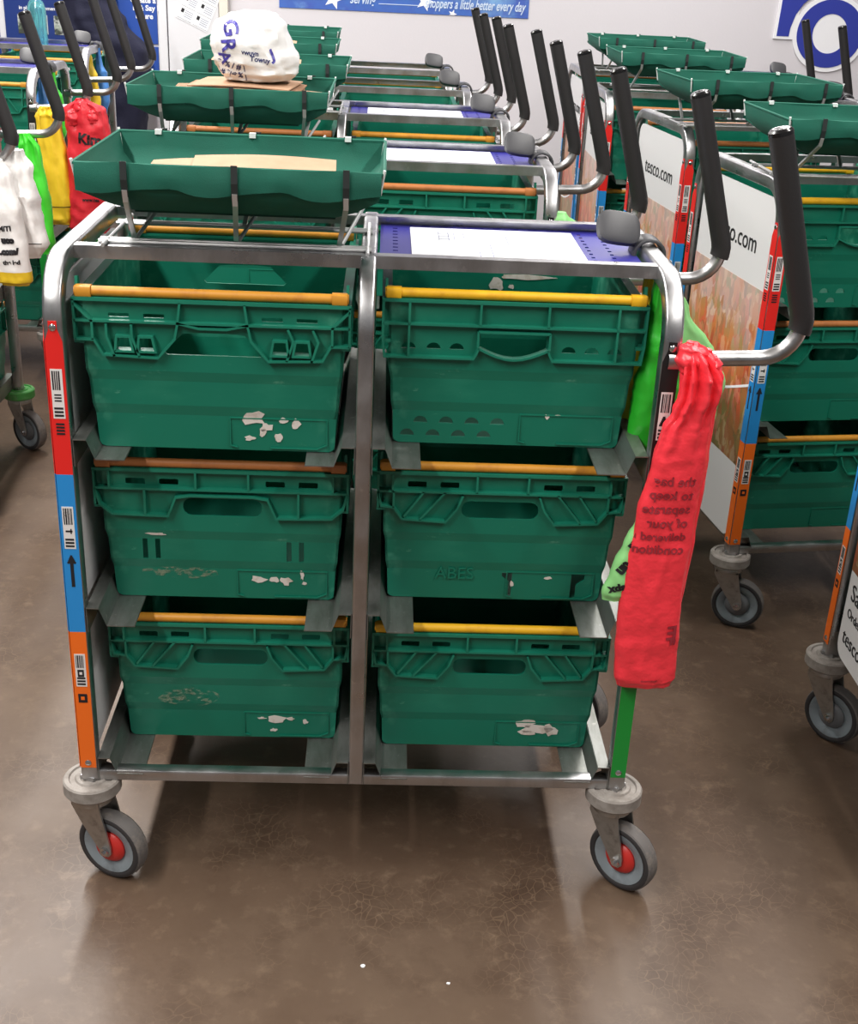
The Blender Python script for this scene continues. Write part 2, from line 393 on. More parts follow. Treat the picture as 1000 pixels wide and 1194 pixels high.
def strip(x, y, z0, z1, col, side, notch=False):
    mb = MB(); hw = .0125; t = .0012
    pl = [(-hw, z0), (hw, z0), (hw, z1)] + ([(.006, z1+.018), (.006, z1+.03), (-.006, z1+.03), (-.006, z1+.018)] if notch else []) + [(-hw, z1)]
    if side == 0: mb.plate(pl, [], lambda a, b, s: (x+a, y-s, b), t)
    else: mb.plate(pl, [], lambda a, b, s: (x-s, y+a, b), t)
    return mb.mesh('colour_strip', col, 0)
def rivet(x, y, z, side):
    prof = [(.0001, .003), (.003, .0028), (.0052, .0012), (.0055, 0)]
    mb = MB()
    mb.lathe([(r, -h) for r, h in prof], (x, y, z) if side == 0 else (x, y, z), 'y' if side == 0 else 'x', 12)
    return mb.mesh('rivet', 'chrome')
def strips(x, y, cols, side):
    """cols: three colours top to bottom"""
    out = []; f = y-S/2 if side == 0 else y; xx = x if side == 0 else x-S/2
    zz = [(.742, .945), (.475, .742), (.218, .475)]
    kinds = ['wave', 'arrow', 'square'] if cols[0] == 'red' else ['tri', 'tri', 'square']
    for k, c in enumerate(cols):
        z0, z1 = zz[k]; subs = []
        lz = (.905, .69, .435)[k] if cols[0] == 'red' else (.90, .66, 0)[k]
        ff = f-.0012 if side == 0 else f; fx = xx if side == 0 else xx-.0012
        if lz:
            subs.append(P('barcode_label', barcode(fx, lz, lz-(.075, .07, .06)[k], ff, kinds[k], side)))
            if cols[0] == 'red': subs.append(P('printed_mark', mark(fx, (.805, .585, .345)[k], ff, kinds[k], side)))
        if k == 0: subs.append(P('rivet', rivet(fx, ff, .966, side)))
        if k == 2: subs.append(P('rivet', rivet(fx, ff, .228, side)))
        out.append(P('colour_strip', strip(xx, f, z0, z1, c, side, k == 0), subs))
    return out
STRIPS = strips(-W, 0, ('red', 'blue', 'orange'), 0) + strips(-W, 0, ('red', 'blue', 'orange'), 1) + strips(-W, D, ('red', 'blue', 'orange'), 1) + strips(W, 0, ('black', 'black', 'strip_green'), 0)

# end panel on the left side, printed on its outer face
def end_panel(variant):
    xo = -W-.003
    pl = rrect(.03, D-.03, .215, TOP-.045, .03, 5)
    pan = MB().plate(pl, [], lambda a, b, s: (xo+s, a, b), .004).mesh('end_panel', 'panel_white', 0)
    y0, y1 = .03, D-.03
    subs = []
    e = .0008
    def sheet(z0, z1, m_):
        return MB().box(xo-e, xo, y0, y1, z0, z1).mesh('panel_print', m_, 0)
    subs.append(P('panel_print', sheet(.40, .815, 'photo_food')))
    arc = MB(); pts = [(xo-.0012, y0+.001+(y1-y0-.002)*k/14, .60-.10*math.sin(PI*k/28)) for k in range(15)]
    arc.sweep(pts, [(-.0003, -.003), (.0003, -.003), (.0003, .003), (-.0003, .003)], (1, 0, 0)); subs.append(P('panel_line', arc.mesh('panel_line', 'white_print', 0)))
    t = text_mb(MB(), 'tesco.com', .062, (xo-.0004, .235, .885), (0, -1, 0), (0, 0, 1), align='C')
    subs.append(P('lettering', t.mesh('lettering', 'ink', 0)))
    if variant == 'words':
        for s, sz, z in (('Same', .05, .345), ('Order by', .027, .308), ('tesco.com', .044, .252)):
            t = text_mb(MB(), s, sz, (xo-.0004, D-.05, z), (0, -1, 0), (0, 0, 1)); subs.append(P('lettering', t.mesh('lettering', 'ink', 0)))
    return P('end_panel', pan, subs)
PANEL = end_panel('plain'); PANEL_WORDS = end_panel('words')

# caster, origin at the swivel axis on the floor, wheel trailing to +x
WH = (.034, 0, .0625)
def fork():
    mb = MB()
    mb.lathe([(.0001, .163), (.03, .163), (.034, .155), (.033, .147), (.0001, .147)], (0, 0, 0), 'z', 20)
    for s in (-1, 1):
        y0, y1 = s*.0205, s*.0235
        pl = [(-.028, .158), (.026, .158), (.028, .14), (.045, .072), (.045, .058), (.039, .051), (.030, .051), (.024, .058), (-.012, .11), (-.029, .14)]
        mb.plate(pl, [], lambda a, b, q: (a, y0+(y1-y0)*q, b), 1)
    mb.box(-.026, .026, -.0235, .0235, .145, .15)
    return mb.mesh('caster', 'dull_metal')
M_fork = fork()
M_bump = MB().lathe([(.0001, .189), (.018, .189), (.020, .191), (.026, .191), (.028, .188), (.036, .188), (.038, .191), (.045, .190), (.0475, .187), (.0478, .168), (.045, .164), (.0001, .164)], (0, 0, 0), 'z', 32).mesh('bumper', 'bumper')
M_bumpG = M_bump.copy(); M_bumpG.materials[0] = MATS['bumper_green']
M_tyre = MB().lathe([(.05, -.013), (.057, -.0155), (.0612, -.012), (.0625, -.005), (.0625, .005), (.0612, .012), (.057, .0155), (.05, .013)], WH, 'y', 36, closed=True).mesh('tyre', 'tyre')
M_edge = MB()
for s in (-1, 1): M_edge.lathe([(.0498, s*.0146), (.0515, s*.0158), (.0555, s*.0162), (.0592, s*.0146)], WH, 'y', 36)
M_edge = M_edge.mesh('tyre_sidewall', 'tyre_edge')
M_disc = MB().lathe([(.012, -.010), (.030, -.0075), (.036, -.0125), (.049, -.0145), (.0505, -.008), (.0505, .008), (.049, .0145), (.036, .0125), (.030, .0075), (.012, .010)], WH, 'y', 36, closed=True).mesh('wheel_centre', 'wheel_grey')
hubp = [(.0001, -.0185), (.016, -.0185), (.024, -.0165), (.029, -.011), (.029, .011), (.024, .0165), (.016, .0185), (.0001, .0185)]
M_hubR = MB().lathe(hubp, WH, 'y', 28).mesh('hub', 'hub_red'); M_hubG = MB().lathe(hubp, WH, 'y', 28).mesh('hub', 'hub_grey')
M_bolt = MB().lathe([(.0001, -.033), (.0035, -.033), (.0035, -.0285), (.0085, -.0285), (.0085, -.0235), (.0085, .0285), (.0001, .0285)], WH, 'y', 6).mesh('axle_bolt', 'chrome', 20)
M_pin = MB().box(-.013, .013, -.013, .013, .186, .197).mesh('socket', 'steel', 0)
def caster(x, y, a, red=False, green=False):
    return P('caster', M_fork, [P('bumper', M_bumpG if green else M_bump), P('tyre', M_tyre), P('tyre_sidewall', M_edge), P('wheel_centre', M_disc), P('hub', M_hubR if red else M_hubG), P('axle_bolt', M_bolt), P('socket', M_pin)], (x, y, 0), a)

# handle: bent tube with foam grip
HP = fillet([(W+.005, 0, .946), (.642, 0, .955), (.551, 0, 1.274)], .055, 8)
def cut(path, frac):
    L = [0]
    for a, b in zip(path, path[1:]): L.append(L[-1]+(b-a).length)
    t = frac*L[-1]; out = []
    for i in range(len(path)-1):
        if L[i] >= t: out.append(path[i])
        elif L[i+1] > t: out.append(path[i].lerp(path[i+1], (t-L[i])/(L[i+1]-L[i])))
    out.append(path[-1]); return out
def handle_parts():
    tube_ = MB().tube(HP, .0115, 14, (0, 1, 0)); tube_.lathe([(.0001, -.01), (.019, -.01), (.019, .012), (.0001, .012)], (W+.006, 0, .946), 'x', 16)
    tm = tube_.mesh('handle', 'steel')
    g = cut(HP, .405); end = g[-1]; d = (g[-1]-g[-2]).normalized()
    g[-1] = end - d*.008
    gm = MB().tube(g, .0172, 18, (0, 1, 0)).mesh('grip', 'grip', 40)
    c = MB(); pts = [end-d*.009, end-d*.004, end-d*.0008, end+d*.001]
    n = 18; vs = []; B = Vector((0, 1, 0)); N = B.cross(d)
    for p, r in zip(pts, (.0175, .0172, .014, .004)):
        vs += [p+B*r*math.cos(2*PI*k/n)+N*r*math.sin(2*PI*k/n) for k in range(n)]
    fs = [(i*n+k, i*n+(k+1) % n, (i+1)*n+(k+1) % n, (i+1)*n+k) for i in range(3) for k in range(n)] + [tuple(range(3*n, 4*n))]
    c.add(vs, fs)
    return tm, gm, c.mesh('grip_cap', 'grip_cap')
HM = handle_parts()
def handle(y): return P('handle', HM[0], [P('grip', HM[1]), P('grip_cap', HM[2])], (0, y, 0))
# clip: paddle on a ring around the right top tube
def clip_mesh():
    mb = MB(); n = 24; yc = .235
    # ring
    prof = [(.021, -.02), (.026, -.018), (.026, .018), (.021, .02)]
    ring = []; 
    for k in range(13):
        a = math.radians(-20+220*k/12); ring.append((W+.0+.024*math.cos(a), yc, 1.048+.024*math.sin(a)))
    mb.sweep(ring, rr(.045, .006, .0025), (0, 1, 0))
    # paddle, rounded plate leaning towards the row
    out = []
    for k in range(n):
        a = 2*PI*k/n; c, s_ = math.cos(a), math.sin(a)
        out.append((.036*math.copysign(abs(c)**.55, c), .027*math.copysign(abs(s_)**.6, s_)))
    cx, cy, cz = W-.052, yc-.012, 1.088
    lean = Vector((0, .55, .83)); rtv = Vector((.97, .1, -.12)); nn = rtv.cross(lean).normalized()
    vs = []
    for off, sc in ((-.009, .82), (-.006, .97), (.006, .97), (.009, .82)):
        vs += [Vector((cx, cy, cz)) + rtv*a*sc + lean*b*sc + nn*off for a, b in out]
    fs = [(i*n+k, i*n+(k+1) % n, (i+1)*n+(k+1) % n, (i+1)*n+k) for i in range(3) for k in range(n)] + [tuple(range(n)), tuple(range(3*n, 4*n))]
    mb.add(vs, fs)
    # neck between the two
    mb.sweep([(W-.05, yc-.005, 1.075), (W-.03, yc, 1.068), (W-.012, yc, 1.066)], rr(.032, .016, .006), (0, 1, 0))
    return mb.mesh('clip', 'clip_grey', 50)
M_clip = clip_mesh()
# blue perforated shelf over the right bay
def shelf_mesh():
    holes = []
    for x in (.036,): holes += [[(x, y), (x+.008, y), (x+.008, y+.006), (x, y+.006)] for y in [.115+.024*k for k in range(11)]]
    for x in (.345, .378): holes += [[(x, y), (x+.006, y), (x+.006, y+.008), (x, y+.008)] for y in [.115+.024*k for k in range(11)]]
    holes += [[(x, .382), (x+.014, .382), (x+.014, .386), (x, .386)] for x in [.055+.03*k for k in range(10)]]
    mb = MB().plate([(.016, .086), (.42, .086), (.42, .394), (.016, .394)], holes, lambda a, b, s: (a, b, 1.047-s), .0015)
    return mb.mesh('perforated_shelf', 'shelf_blue', 0)
M_shelf = shelf_mesh()
M_sheetrail = MB().rod((-W+.014, .25, 1.045), (-.014, .25, 1.045), .004).mesh('cross_rod', 'wire')

def trolley(label, loc, rz=0, panel=PANEL, ca=(.5, .75, .4, 1.2), red=False, green=False, handles=(0, D), shelf=True):
    t = thing('picking_trolley', label, 'trolley', loc, rz, 'picking trolleys parked in rows')
    sp = [P('side_frame', M_frameL), P('centre_frame', M_frameC), P('side_frame', M_frameR), P('top_rail', M_railTF), P('top_rail', M_railTB), P('bottom_rail', M_railBF), P('bottom_rail', M_railBB), panel, P('clip', M_clip), *([P('perforated_shelf', M_shelf)] if shelf else [])]
    for z in LEDGE:
        sp += [P('runner', M_runP, loc=(-W+S/2, 0, z)), P('runner', M_runN, loc=(-.012, 0, z)), P('runner', M_runP, loc=(.012, 0, z)), P('runner', M_runN, loc=(W-S/2, 0, z))]
    sp += STRIPS
    for (x, y), a in zip(((-W, 0), (W, 0), (-W, D), (W, D)), ca): sp.append(caster(x, y, -a, red, green))
    for y in handles: sp.append(handle(y))
    spawn(sp, t); return t

# ================================================================== CRATES
CW, CD, CH = .199, .455, .235      # half rim width, depth, height
def hwz(z):   # half width of the body at height z
    for z0, z1, a, b in ((0, .054, .1765, .1785), (.054, .07, .1785, .182), (.07, .108, .182, .1835), (.108, .124, .1835, .187), (.124, .24, .187, .189)):
        if z <= z1+1e-9: return a+(b-a)*(z-z0)/(z1-z0)
    return .189
def ring_xy(z, s=0):    # inset of the long faces
    return .199-hwz(z)+s
LEV = [0, .054, .07, .108, .124, CH-.004]
def hand_hole(kind):
    if kind == 'trapeze': return [(-.068, .150), (.068, .150), (.072, .154), (.045, .182), (.02, .184), (-.02, .184), (-.045, .182), (-.072, .154)]
    if kind == 'curve': return [(-.05, .182)] + [(-.05+.1*k/10, .160-.014*math.sin(PI*k/10)) for k in range(11)] + [(.05, .182)]
    return rrect(-.062, .062, .152, .182, .013, 4)
def crate_body(kind):
    mb = MB(); t = .0035
    def face(z0, z1, holes, fnside):
        mb.plate([(-1, z0), (1, z0), (1, z1), (-1, z1)], holes, fnside, t)
    extra = {0: [], 2: [], 4: [hand_hole(kind)]}
    if kind == 'curve':
        for r_, (zz, n0) in enumerate(((.034, 4), (.012, 4))):
            for k in range(n0):
                cx = -.135+.04*k+(0 if r_ == 0 else -.02)
                extra[0].append([(cx+.011*math.cos(PI*q/6), zz+.011*math.sin(PI*q/6)) for q in range(7)])
        for k in range(6):
            cx = (-.158, -.12, -.085, .085, .12, .155)[k]
            extra[4].append([(cx+.011*math.cos(PI*q/6), .156+.010*math.sin(PI*q/6)) for q in range(7)])
    if kind == 'stadium':
        extra[4] += [rrect(a, a+.03, .2035, .214, .002, 3) for a in (-.15, -.098, .068, .12)]
    if kind == 'notched':
        extra[4] += [rrect(a, a+.03, .2035, .214, .002, 3) for a in (-.15, -.098, .068, .12)]
        extra[0] += [[(.024, .004), (.029, .004), (.029, .05), (.012, .05), (.012, .043), (.024, .034)], [(.128, .004), (.137, .004), (.137, .03), (.15, .04), (.15, .05), (.128, .05)]]
    if kind == 'slots':
        extra[4] += [rrect(a, a+.03, .2035, .214, .002, 3) for a in (-.15, -.098, .068, .12)]
        extra[2] += [rrect(a, a+.008, .071, .107, .001, 3) for a in (-.13, -.11, .1, .12)]
    if kind == 'trapeze':
        extra[4] += [[(a-.011*s, .158), (a+.011*s, .158), (a+.007*s, .176), (a-.008*s, .176)] for a, s in ((-.128, 1), (-.096, 1), (.096, -1), (.128, -1))]
        extra[4] += [rrect(a, a+.03, .204, .21, .001, 3) for a in (-.15, -.1, .07, .12)]
    for i in range(5):
        z0, z1 = LEV[i], LEV[i+1]
        h0, h1 = hwz(z0+1e-6), hwz(z1-1e-6)
        def xs(a, z): return a
        hf = extra.get(i, [])
        def front(a, z, s, h0=h0, h1=h1, z0=z0, z1=z1):
            return (a, ring_xy(min(z, CH))+s, z)
        def back(a, z, s):
            return (a, CD-ring_xy(z)-s, z)
        q_ = .009
        out = [(-h0, z0), (h0, z0), (h1, z1), (-h1, z1)] if i else [(-h0+q_, 0), (h0-q_, 0), (h0-q_*.3, q_*.3), (h0, q_), (h1, z1), (-h1, z1), (-h0, q_), (-h0+q_*.3, q_*.3)]
        mb.plate(out, hf, front, t)
        mb.plate(out, [h for h in hf if i == 4 and kind != 'curve'][:1], back, t)
        for s in (-1, 1):
            ra, rb = ring_xy(z0), CD-ring_xy(z0)
            o2 = [(ra, z0), (rb, z0), (CD-ring_xy(z1), z1), (ring_xy(z1), z1)] if i else [(ra+q_, 0), (rb-q_, 0), (rb-q_*.3, q_*.3), (rb, q_), (CD-ring_xy(z1), z1), (ring_xy(z1), z1), (ra, q_), (ra+q_*.3, q_*.3)]
            mb.plate(o2, [], lambda a, z, q, s=s: (s*(hwz(z)-q), a, z), t)
    b = ring_xy(0); mb.box(-hwz(0)+.002, hwz(0)-.002, b+.009, CD-b-.009, .0, .004); mb.box(-hwz(0)+.009, hwz(0)-.009, b+.002, CD-b-.002, .0002, .0042)
    return mb
def rib(mb, pts, y0, y1, w=.0034):
    """rib standing out from the front face along an x-z polyline"""
    Pp = [(a, 0, b) for a, b in pts]
    o = len(mb.v)
    mb.sweep(Pp, [(y0, -w/2), (y1, -w/2), (y1, w/2), (y0, w/2)], (0, 1, 0))
def crate_collar(kind):
    mb = MB(); y0, y1 = 0, .014
    # top flange all round
    for (a0, a1, b0, b1) in ((-CW, CW, 0, .015), (-CW, CW, CD-.015, CD), (-CW, -CW+.015, .015, CD-.015), (CW-.015, CW, .015, CD-.015)):
        mb.box(a0, a1, b0, b1, CH-.006, CH-.001)
    E_ = CW-.002
    for s in (-1, 1):     # side ribs
        mb.box(min(s*CW, s*(CW-.014)), max(s*CW, s*(CW-.014)), .004, CD-.004, .166, .17)
        for k in range(9): yy = .03+k*(CD-.06)/8; mb.box(min(s*CW, s*(CW-.012)), max(s*CW, s*(CW-.012)), yy-.0015, yy+.0015, .168, CH-.004)
    def R_(*p): rib(mb, p, y0, y1)
    R_((-E_, CH-.004), (-E_, .172)); R_((E_, CH-.004), (E_, .172))
    if kind == 'trapeze':
        R_((-E_, .2), (-.17, .2), (E_-.025, .2), (E_, .2))
        R_((-E_, .172), (-.17, .172), (-.158, .15), (-.08, .147), (-.055, .176), (-.05, .2), (-.046, CH-.005))
        R_((E_, .172), (.17, .172), (.158, .15), (.08, .147), (.055, .176), (.05, .2), (.046, CH-.005))
        R_((-.05, .2), (-.02, .193), (.02, .193), (.05, .2))
        R_((-E_, .225), (-.172, .2), (-.172, .172)); R_((E_, .225), (.172, .2), (.172, .172))
        for a in (-.148, -.112, .112, .148): R_((a-.006*(1 if a > 0 else -1), .148), (a+.004*(1 if a > 0 else -1), .178), (a-.004, .196))
        for a, s in ((-.128, 1), (-.096, 1), (.096, -1), (.128, -1)): R_((a-.013*s, .156), (a+.013*s, .156), (a+.009*s, .178), (a-.01*s, .178), (a-.013*s, .156))
    elif kind == 'curve':
        R_((-E_, .196), (E_, .196)); R_((-E_, .172), (-E_+.003, .145), (-.06, .145), (-.056, .152), (-.052, .162)); R_((E_, .172), (E_-.003, .145), (.06, .145), (.056, .152), (.052, .162))
        R_(*[(-.054+.108*k/8, .162-.017*math.sin(PI*k/8)) for k in range(9)])
        R_((-.054, .187), (.054, .187)); R_((-.054, .187), (-.054, .162)); R_((.054, .187), (.054, .162))
        for a in (-.158, -.052, .05, .155): R_((a, .196), (a, CH-.005))
        for a in (-.158, .155): R_((a, .146), (a, .196))
    else:
        R_((-E_, .2), (E_, .2))
        if kind == 'slots':
            for s in (-1, 1):
                R_((s*E_, .2), (s*.19, .172), (s*.172, .156), (s*.085, .154), (s*.072, .186), (s*.05, .19)); R_((s*.12, .155), (s*.12, .2))
            R_((-.05, .19), (.05, .19))
        else:
            for s in (-1, 1):
                R_((s*E_, .2), (s*.192, .174), (s*.172, .172), (s*.158, .152), (s*.088, .148), (s*.07, .172), (s*.062, .194)); R_((s*.09, .2), (s*.13, .151)); R_((s*.172, .172), (s*.172, .2)); R_((s*.124, .2), (s*.155, .156))
        for a in (-.174, -.04, .042, .174): R_((a, .2), (a, CH-.005))
    # raised hinge lugs at the corners
    for s in (-1, 1):
        for yy in (.018, CD-.026):
            pl = [(yy-.016, CH-.004), (yy+.024, CH-.004), (yy+.012, CH+.006), (yy+.006, CH+.024), (yy-.003, CH+.026), (yy-.006, CH+.006)] if yy < .1 else [(yy-.024, CH-.004), (yy+.016, CH-.004), (yy+.006, CH+.006), (yy+.003, CH+.026), (yy-.006, CH+.024), (yy-.012, CH+.006)]
            mb.plate(pl, [], lambda a, b, q, s=s: (s*(CW-.004-q), a, b), .004)
    return mb
M_body = {k: crate_body(k).mesh('body', 'crate_green', 14) for k in ('trapeze', 'curve', 'stadium', 'slots', 'notched')}
M_coll = {k: crate_collar(k).mesh('collar', 'crate_collar', 0) for k in M_body}
def panel_frame():     # moulded label frame, low on the front face
    mb = MB(); y = ring_xy(.03)-.0012
    for pts in ([(.02, .052), (.165, .052), (.165, .012), (.15, .005), (.08, .005)], [(.02, .052), (.02, .008), (.03, .005)]):
        mb.sweep([(a, y, b) for a, b in pts], [(-.0012, -.0009), (.0012, -.0009), (.0012, .0009), (-.0012, .0009)], (0, 1, 0))
    return mb.mesh('label_frame', 'crate_green', 0)
M_lf = panel_frame()
def bar_mesh(m_):
    mb = MB(); z = CH+.0065; y = .0095
    mb.tube([(-CW+.004, y, z), (-.17, y, z), (.17, y, z), (CW-.004, y, z)], .0075, 12, (0, 1, 0))
    for s in (-1, 1):
        mb.sweep([(s*(CW-.006), y, z), (s*(CW-.028), y, z)], rr(.018, .0165, .004), (0, 1, 0))
    return mb.mesh('swing_bar', m_)
M_bar = {k: bar_mesh(k) for k in ('bar_yellow', 'bar_mustard', 'bar_orange')}
def crate(label, loc, rz, kind, bar, patches=(), name='plastic_crate', seed=0, emboss=None, scuffs=()):
    t = thing(name, label, 'crate', loc, rz, 'green crates on the trolleys')
    sp = [P('body', M_body[kind], [P('label_frame', M_lf)]), P('collar', M_coll[kind]), P('swing_bar', M_bar[bar]), P('swing_bar', M_bar[bar], (), (0, CD, 0), PI)]
    rnd = random.Random(seed)
    if emboss:
        T_ = text_mb(MB(), emboss, .03, (-.1, ring_xy(.05)-.0022, .038), (1, 0, 0), (0, 0, 1)); sp.append(P('moulded_letters', T_.mesh('moulded_letters', 'crate_green', 0)))
    for (x, z, w_, h_) in scuffs:
        pl = [(x+w_*math.cos(2*PI*k/18)*rnd.uniform(.7, 1), z+h_*math.sin(2*PI*k/18)*rnd.uniform(.7, 1)) for k in range(18)]
        sp.append(P('scuff_mark', MB().plate(pl, [], lambda a, b, s: (a, ring_xy(b)-.0006-s-.003*(.06 < b < .13), b), .0003).mesh('scuff_mark', 'dust', 0)))
    for (x, z, w_, h_) in patches:
        n = 11; pl = []
        for k in range(n):
            a = 2*PI*k/n; q = rnd.uniform(.45, 1.0); pl.append((x+w_*math.cos(a)*q, z+h_*math.sin(a)*q))
        me = MB().plate(pl, [], lambda a, b, s: (a, ring_xy(b)-.0006-s, b), .0006).mesh('torn_label', 'torn_paper', 0)
        sp.append(P('torn_label', me))
    spawn(sp, t); return t
def crate_in(tr, bay, row, dy, label, kind, bar, dx=0, **kw):
    """tr = (x, y, rotation) of the trolley"""
    lx = -W/2-.001 if bay == 'L' else W/2+.001
    c, s = math.cos(tr[2]), math.sin(tr[2]); lx += dx
    return crate(label, (tr[0]+c*lx-s*dy, tr[1]+s*lx+c*dy, LEDGE[row]+.001), tr[2], kind, bar, **kw)

# ================================================================== TRAYS (green fabric on wire legs)
TW, TD = .212, .325
def tray_panels():
    rnd = random.Random(4)
    lv = [(0, 0.0), (.003, -.018), (.007, -.034), (.04, -.062), (.07, -.076)]
    straps = (-.149, 0, .152)
    def sag(u):     # u along x
        k = min(abs(u-s) for s in straps); return -.006*min(1, k/.05)
    out = []
    def grid(fn, n, m_):
        mb = MB(); k = len(lv); vs = [fn(i/n, j) for i in range(n+1) for j in range(k)]
        mb.add(vs, [(i*k+j, (i+1)*k+j, (i+1)*k+j+1, i*k+j+1) for i in range(n) for j in range(k-1)])
        vs2 = [(v[0], v[1], v[2]) for v in vs]
        return mb
    def wob(x, y, j): return .004*noise.noise((x*9, y*9, j*.7))*(1 if 0 < j < 4 else .3)
    def front(u, j):
        ins, dz = lv[j]; x = (-TW+ins)+(2*(TW-ins))*u
        zz = dz+(sag(x) if j in (1, 2) else sag(x)*.4 if j == 0 else 0)
        return (x, ins+wob(x, 0, j), zz)
    def back(u, j):
        v = front(u, j); return (v[0], TD-v[1], v[2])
    def side(sgn):
        def f(u, j):
            ins, dz = lv[j]; y = ins+(TD-2*ins)*u
            return (sgn*(TW-ins+wob(3, y, j)), y, dz-.003*math.sin(PI*u)*(j < 3))
        return f
    def two_tone(mb, name):   # upper wall fabric and darker under-fold share one cloth
        return solid(mb, name)
    def solid(mb, name):
        # give the cloth 1.5 mm thickness
        me0 = mb.mesh('tmp', 'fabric_green', 60)
        n = len(mb.v); nrm = [v.normal.copy() for v in me0.vertices]; bpy.data.meshes.remove(me0)
        mm = MB(); mm.add(mb.v, mb.f); mm.add([Vector(v)-nn*.0018 for v, nn in zip(mb.v, nrm)], [tuple(reversed(f)) for f in mb.f])
        return mm.mesh(name, 'fabric_green', 60)
    out.append(P('fabric_front', solid(grid(front, 28, 0), 'fabric_front')))
    out.append(P('fabric_back', solid(grid(back, 28, 0), 'fabric_back')))
    # hem flaps hanging over the rim on the long sides, scalloped between the straps
    for yy, sg in ((0, 1), (TD, -1)):
        mb = MB(); n = 36; vs = []
        for i in range(n+1):
            x = -TW+.004+(2*TW-.008)*i/n; k = min(abs(x-s) for s in straps); hang = .03+.010*math.cos(min(k, .075)/.075*PI*.5)-.004*math.sin(x*40)
            for j in range(4):
                f = j/3; vs.append((x, yy-sg*(.0035+.003*math.sin(PI*f)+.0025*noise.noise((x*30, f*2, yy))), .002-hang*f+(sag(x)*.4)))
        mb.add(vs, [(i*4+j, (i+1)*4+j, (i+1)*4+j+1, i*4+j+1) for i in range(n) for j in range(3)])
        out.append(P('hem_flap', solid(mb, 'hem_flap')))
    for s in (-1, 1): out.append(P('fabric_side', solid(grid(side(s), 16, 0), 'fabric_side')))
    i = .07; out.append(P('fabric_base', MB().box(-TW+i-.001, TW-i+.001, i-.001, TD-i+.001, -.078, -.0755).mesh('fabric_base', 'fabric_dark', 0)))
    rim = fillet([(-TW, TD/2, 0), (-TW, 0, 0), (TW, 0, 0), (TW, TD, 0), (-TW, TD, 0), (-TW, TD/2, 0)], .006, 3)[:-1]
    out.append(P('rim_wire', MB().sweep([(x, y, z-.0015) for x, y, z in rim], [(.0026*math.cos(2*PI*k/6), .0026*math.sin(2*PI*k/6)) for k in range(6)], (0, 0, 1), closed=True).mesh('rim_wire', 'fabric_green')))
    for sx in straps:
        sq = sx+.008
        for yy, sg in ((0, 1), (TD, -1)):
            mb = MB(); pts = [(sq, yy-sg*.0085, .004), (sq, yy-sg*.0095, -.02), (sq, yy-sg*.004, -.044)]
            mb.sweep(pts, [(-.0045, -.0008), (.0045, -.0008), (.0045, .0008), (-.0045, .0008)], (1, 0, 0))
            out.append(P('strap', mb.mesh('strap', 'strap', 0)))
            mb = MB().sweep([(sq, yy-sg*.006, -.034), (sq, yy-sg*.001, -.05), (sx-.004, yy+sg*.105, -.122)], [(-.0035, -.0022), (.0035, -.0022), (.0035, .0022), (-.0035, .0022)], (1, 0, 0))
            out.append(P('leg', mb.mesh('leg', 'wire', 0)))
        out.append(P('brace', MB().rod((sx, .105, -.122), (sx+.03, .185, -.079), .003).mesh('brace', 'wire')))
        out.append(P('tie', MB().box(sx-.005, sx+.005, TD-.006, TD+.003, -.004, .0035).mesh('tie', 'tie_white', 0)))
    for yy in (.09, .105, .22, .235):
        out.append(P('base_wire', MB().rod((-TW+.01, yy, -.1255), (TW-.016, yy, -.1255), .003).mesh('base_wire', 'wire')))
    for sx in (-.19, .19): out.append(P('base_wire', MB().rod((sx, .06, -.1255), (sx, TD-.04, -.1255), .003).mesh('base_wire', 'wire')))
    for sx in (-TW, TW):
        for yy in (0, TD): out.append(P('tie', MB().rod((sx, yy, .004), (sx*.975, yy+(.006 if yy == 0 else -.006), -.03), .0022, 6).mesh('tie', 'tie_white')))
    return out
TRAY = tray_panels()
TZ = 1.062+.1285
def tray(label, tr, dx=0, dy=0, drz=0, at=None):
    c, s = math.cos(tr[2]), math.sin(tr[2]); lx, ly = -.192+dx, .012+dy
    p = (tr[0]+c*lx-s*ly, tr[1]+s*lx+c*ly) if not at else at[:2]
    t = thing('fabric_tray', label, 'tray', (p[0], p[1], TZ), tr[2]+drz if not at else at[2], 'green fabric trays on the trolley tops')
    spawn(TRAY, t); return t
def paper(label, tr):
    t = thing('paper_sheet', label, 'paper', (tr[0], tr[1], 0), tr[2], 'paper sheets on the blue shelves')
    spawn([P('sheet', MB().box(.065, .335, .11, .365, 1.0475, 1.0485).mesh('sheet', 'paper', 0))] + PAPER_INK, t)
ink = MB()
for x in (.11, .135):
    for y in (.28, .30, .32): 
        ink.box(x, x+.016, y, y+.0015, 1.0485, 1.0489)
    ink.box(x, x+.0012, .27, .335, 1.0485, 1.0489); ink.box(x+.016, x+.0172, .27, .335, 1.0485, 1.0489)
for x, y0, y1 in ((.19, .12, .26), (.22, .24, .33), (.17, .12, .2), (.155, .12, .16)): ink.box(x, x+.0016, y0, y1, 1.0485, 1.0489)
PAPER_INK = [P('printed_table', ink.mesh('printed_table', 'ink_grey', 0))]

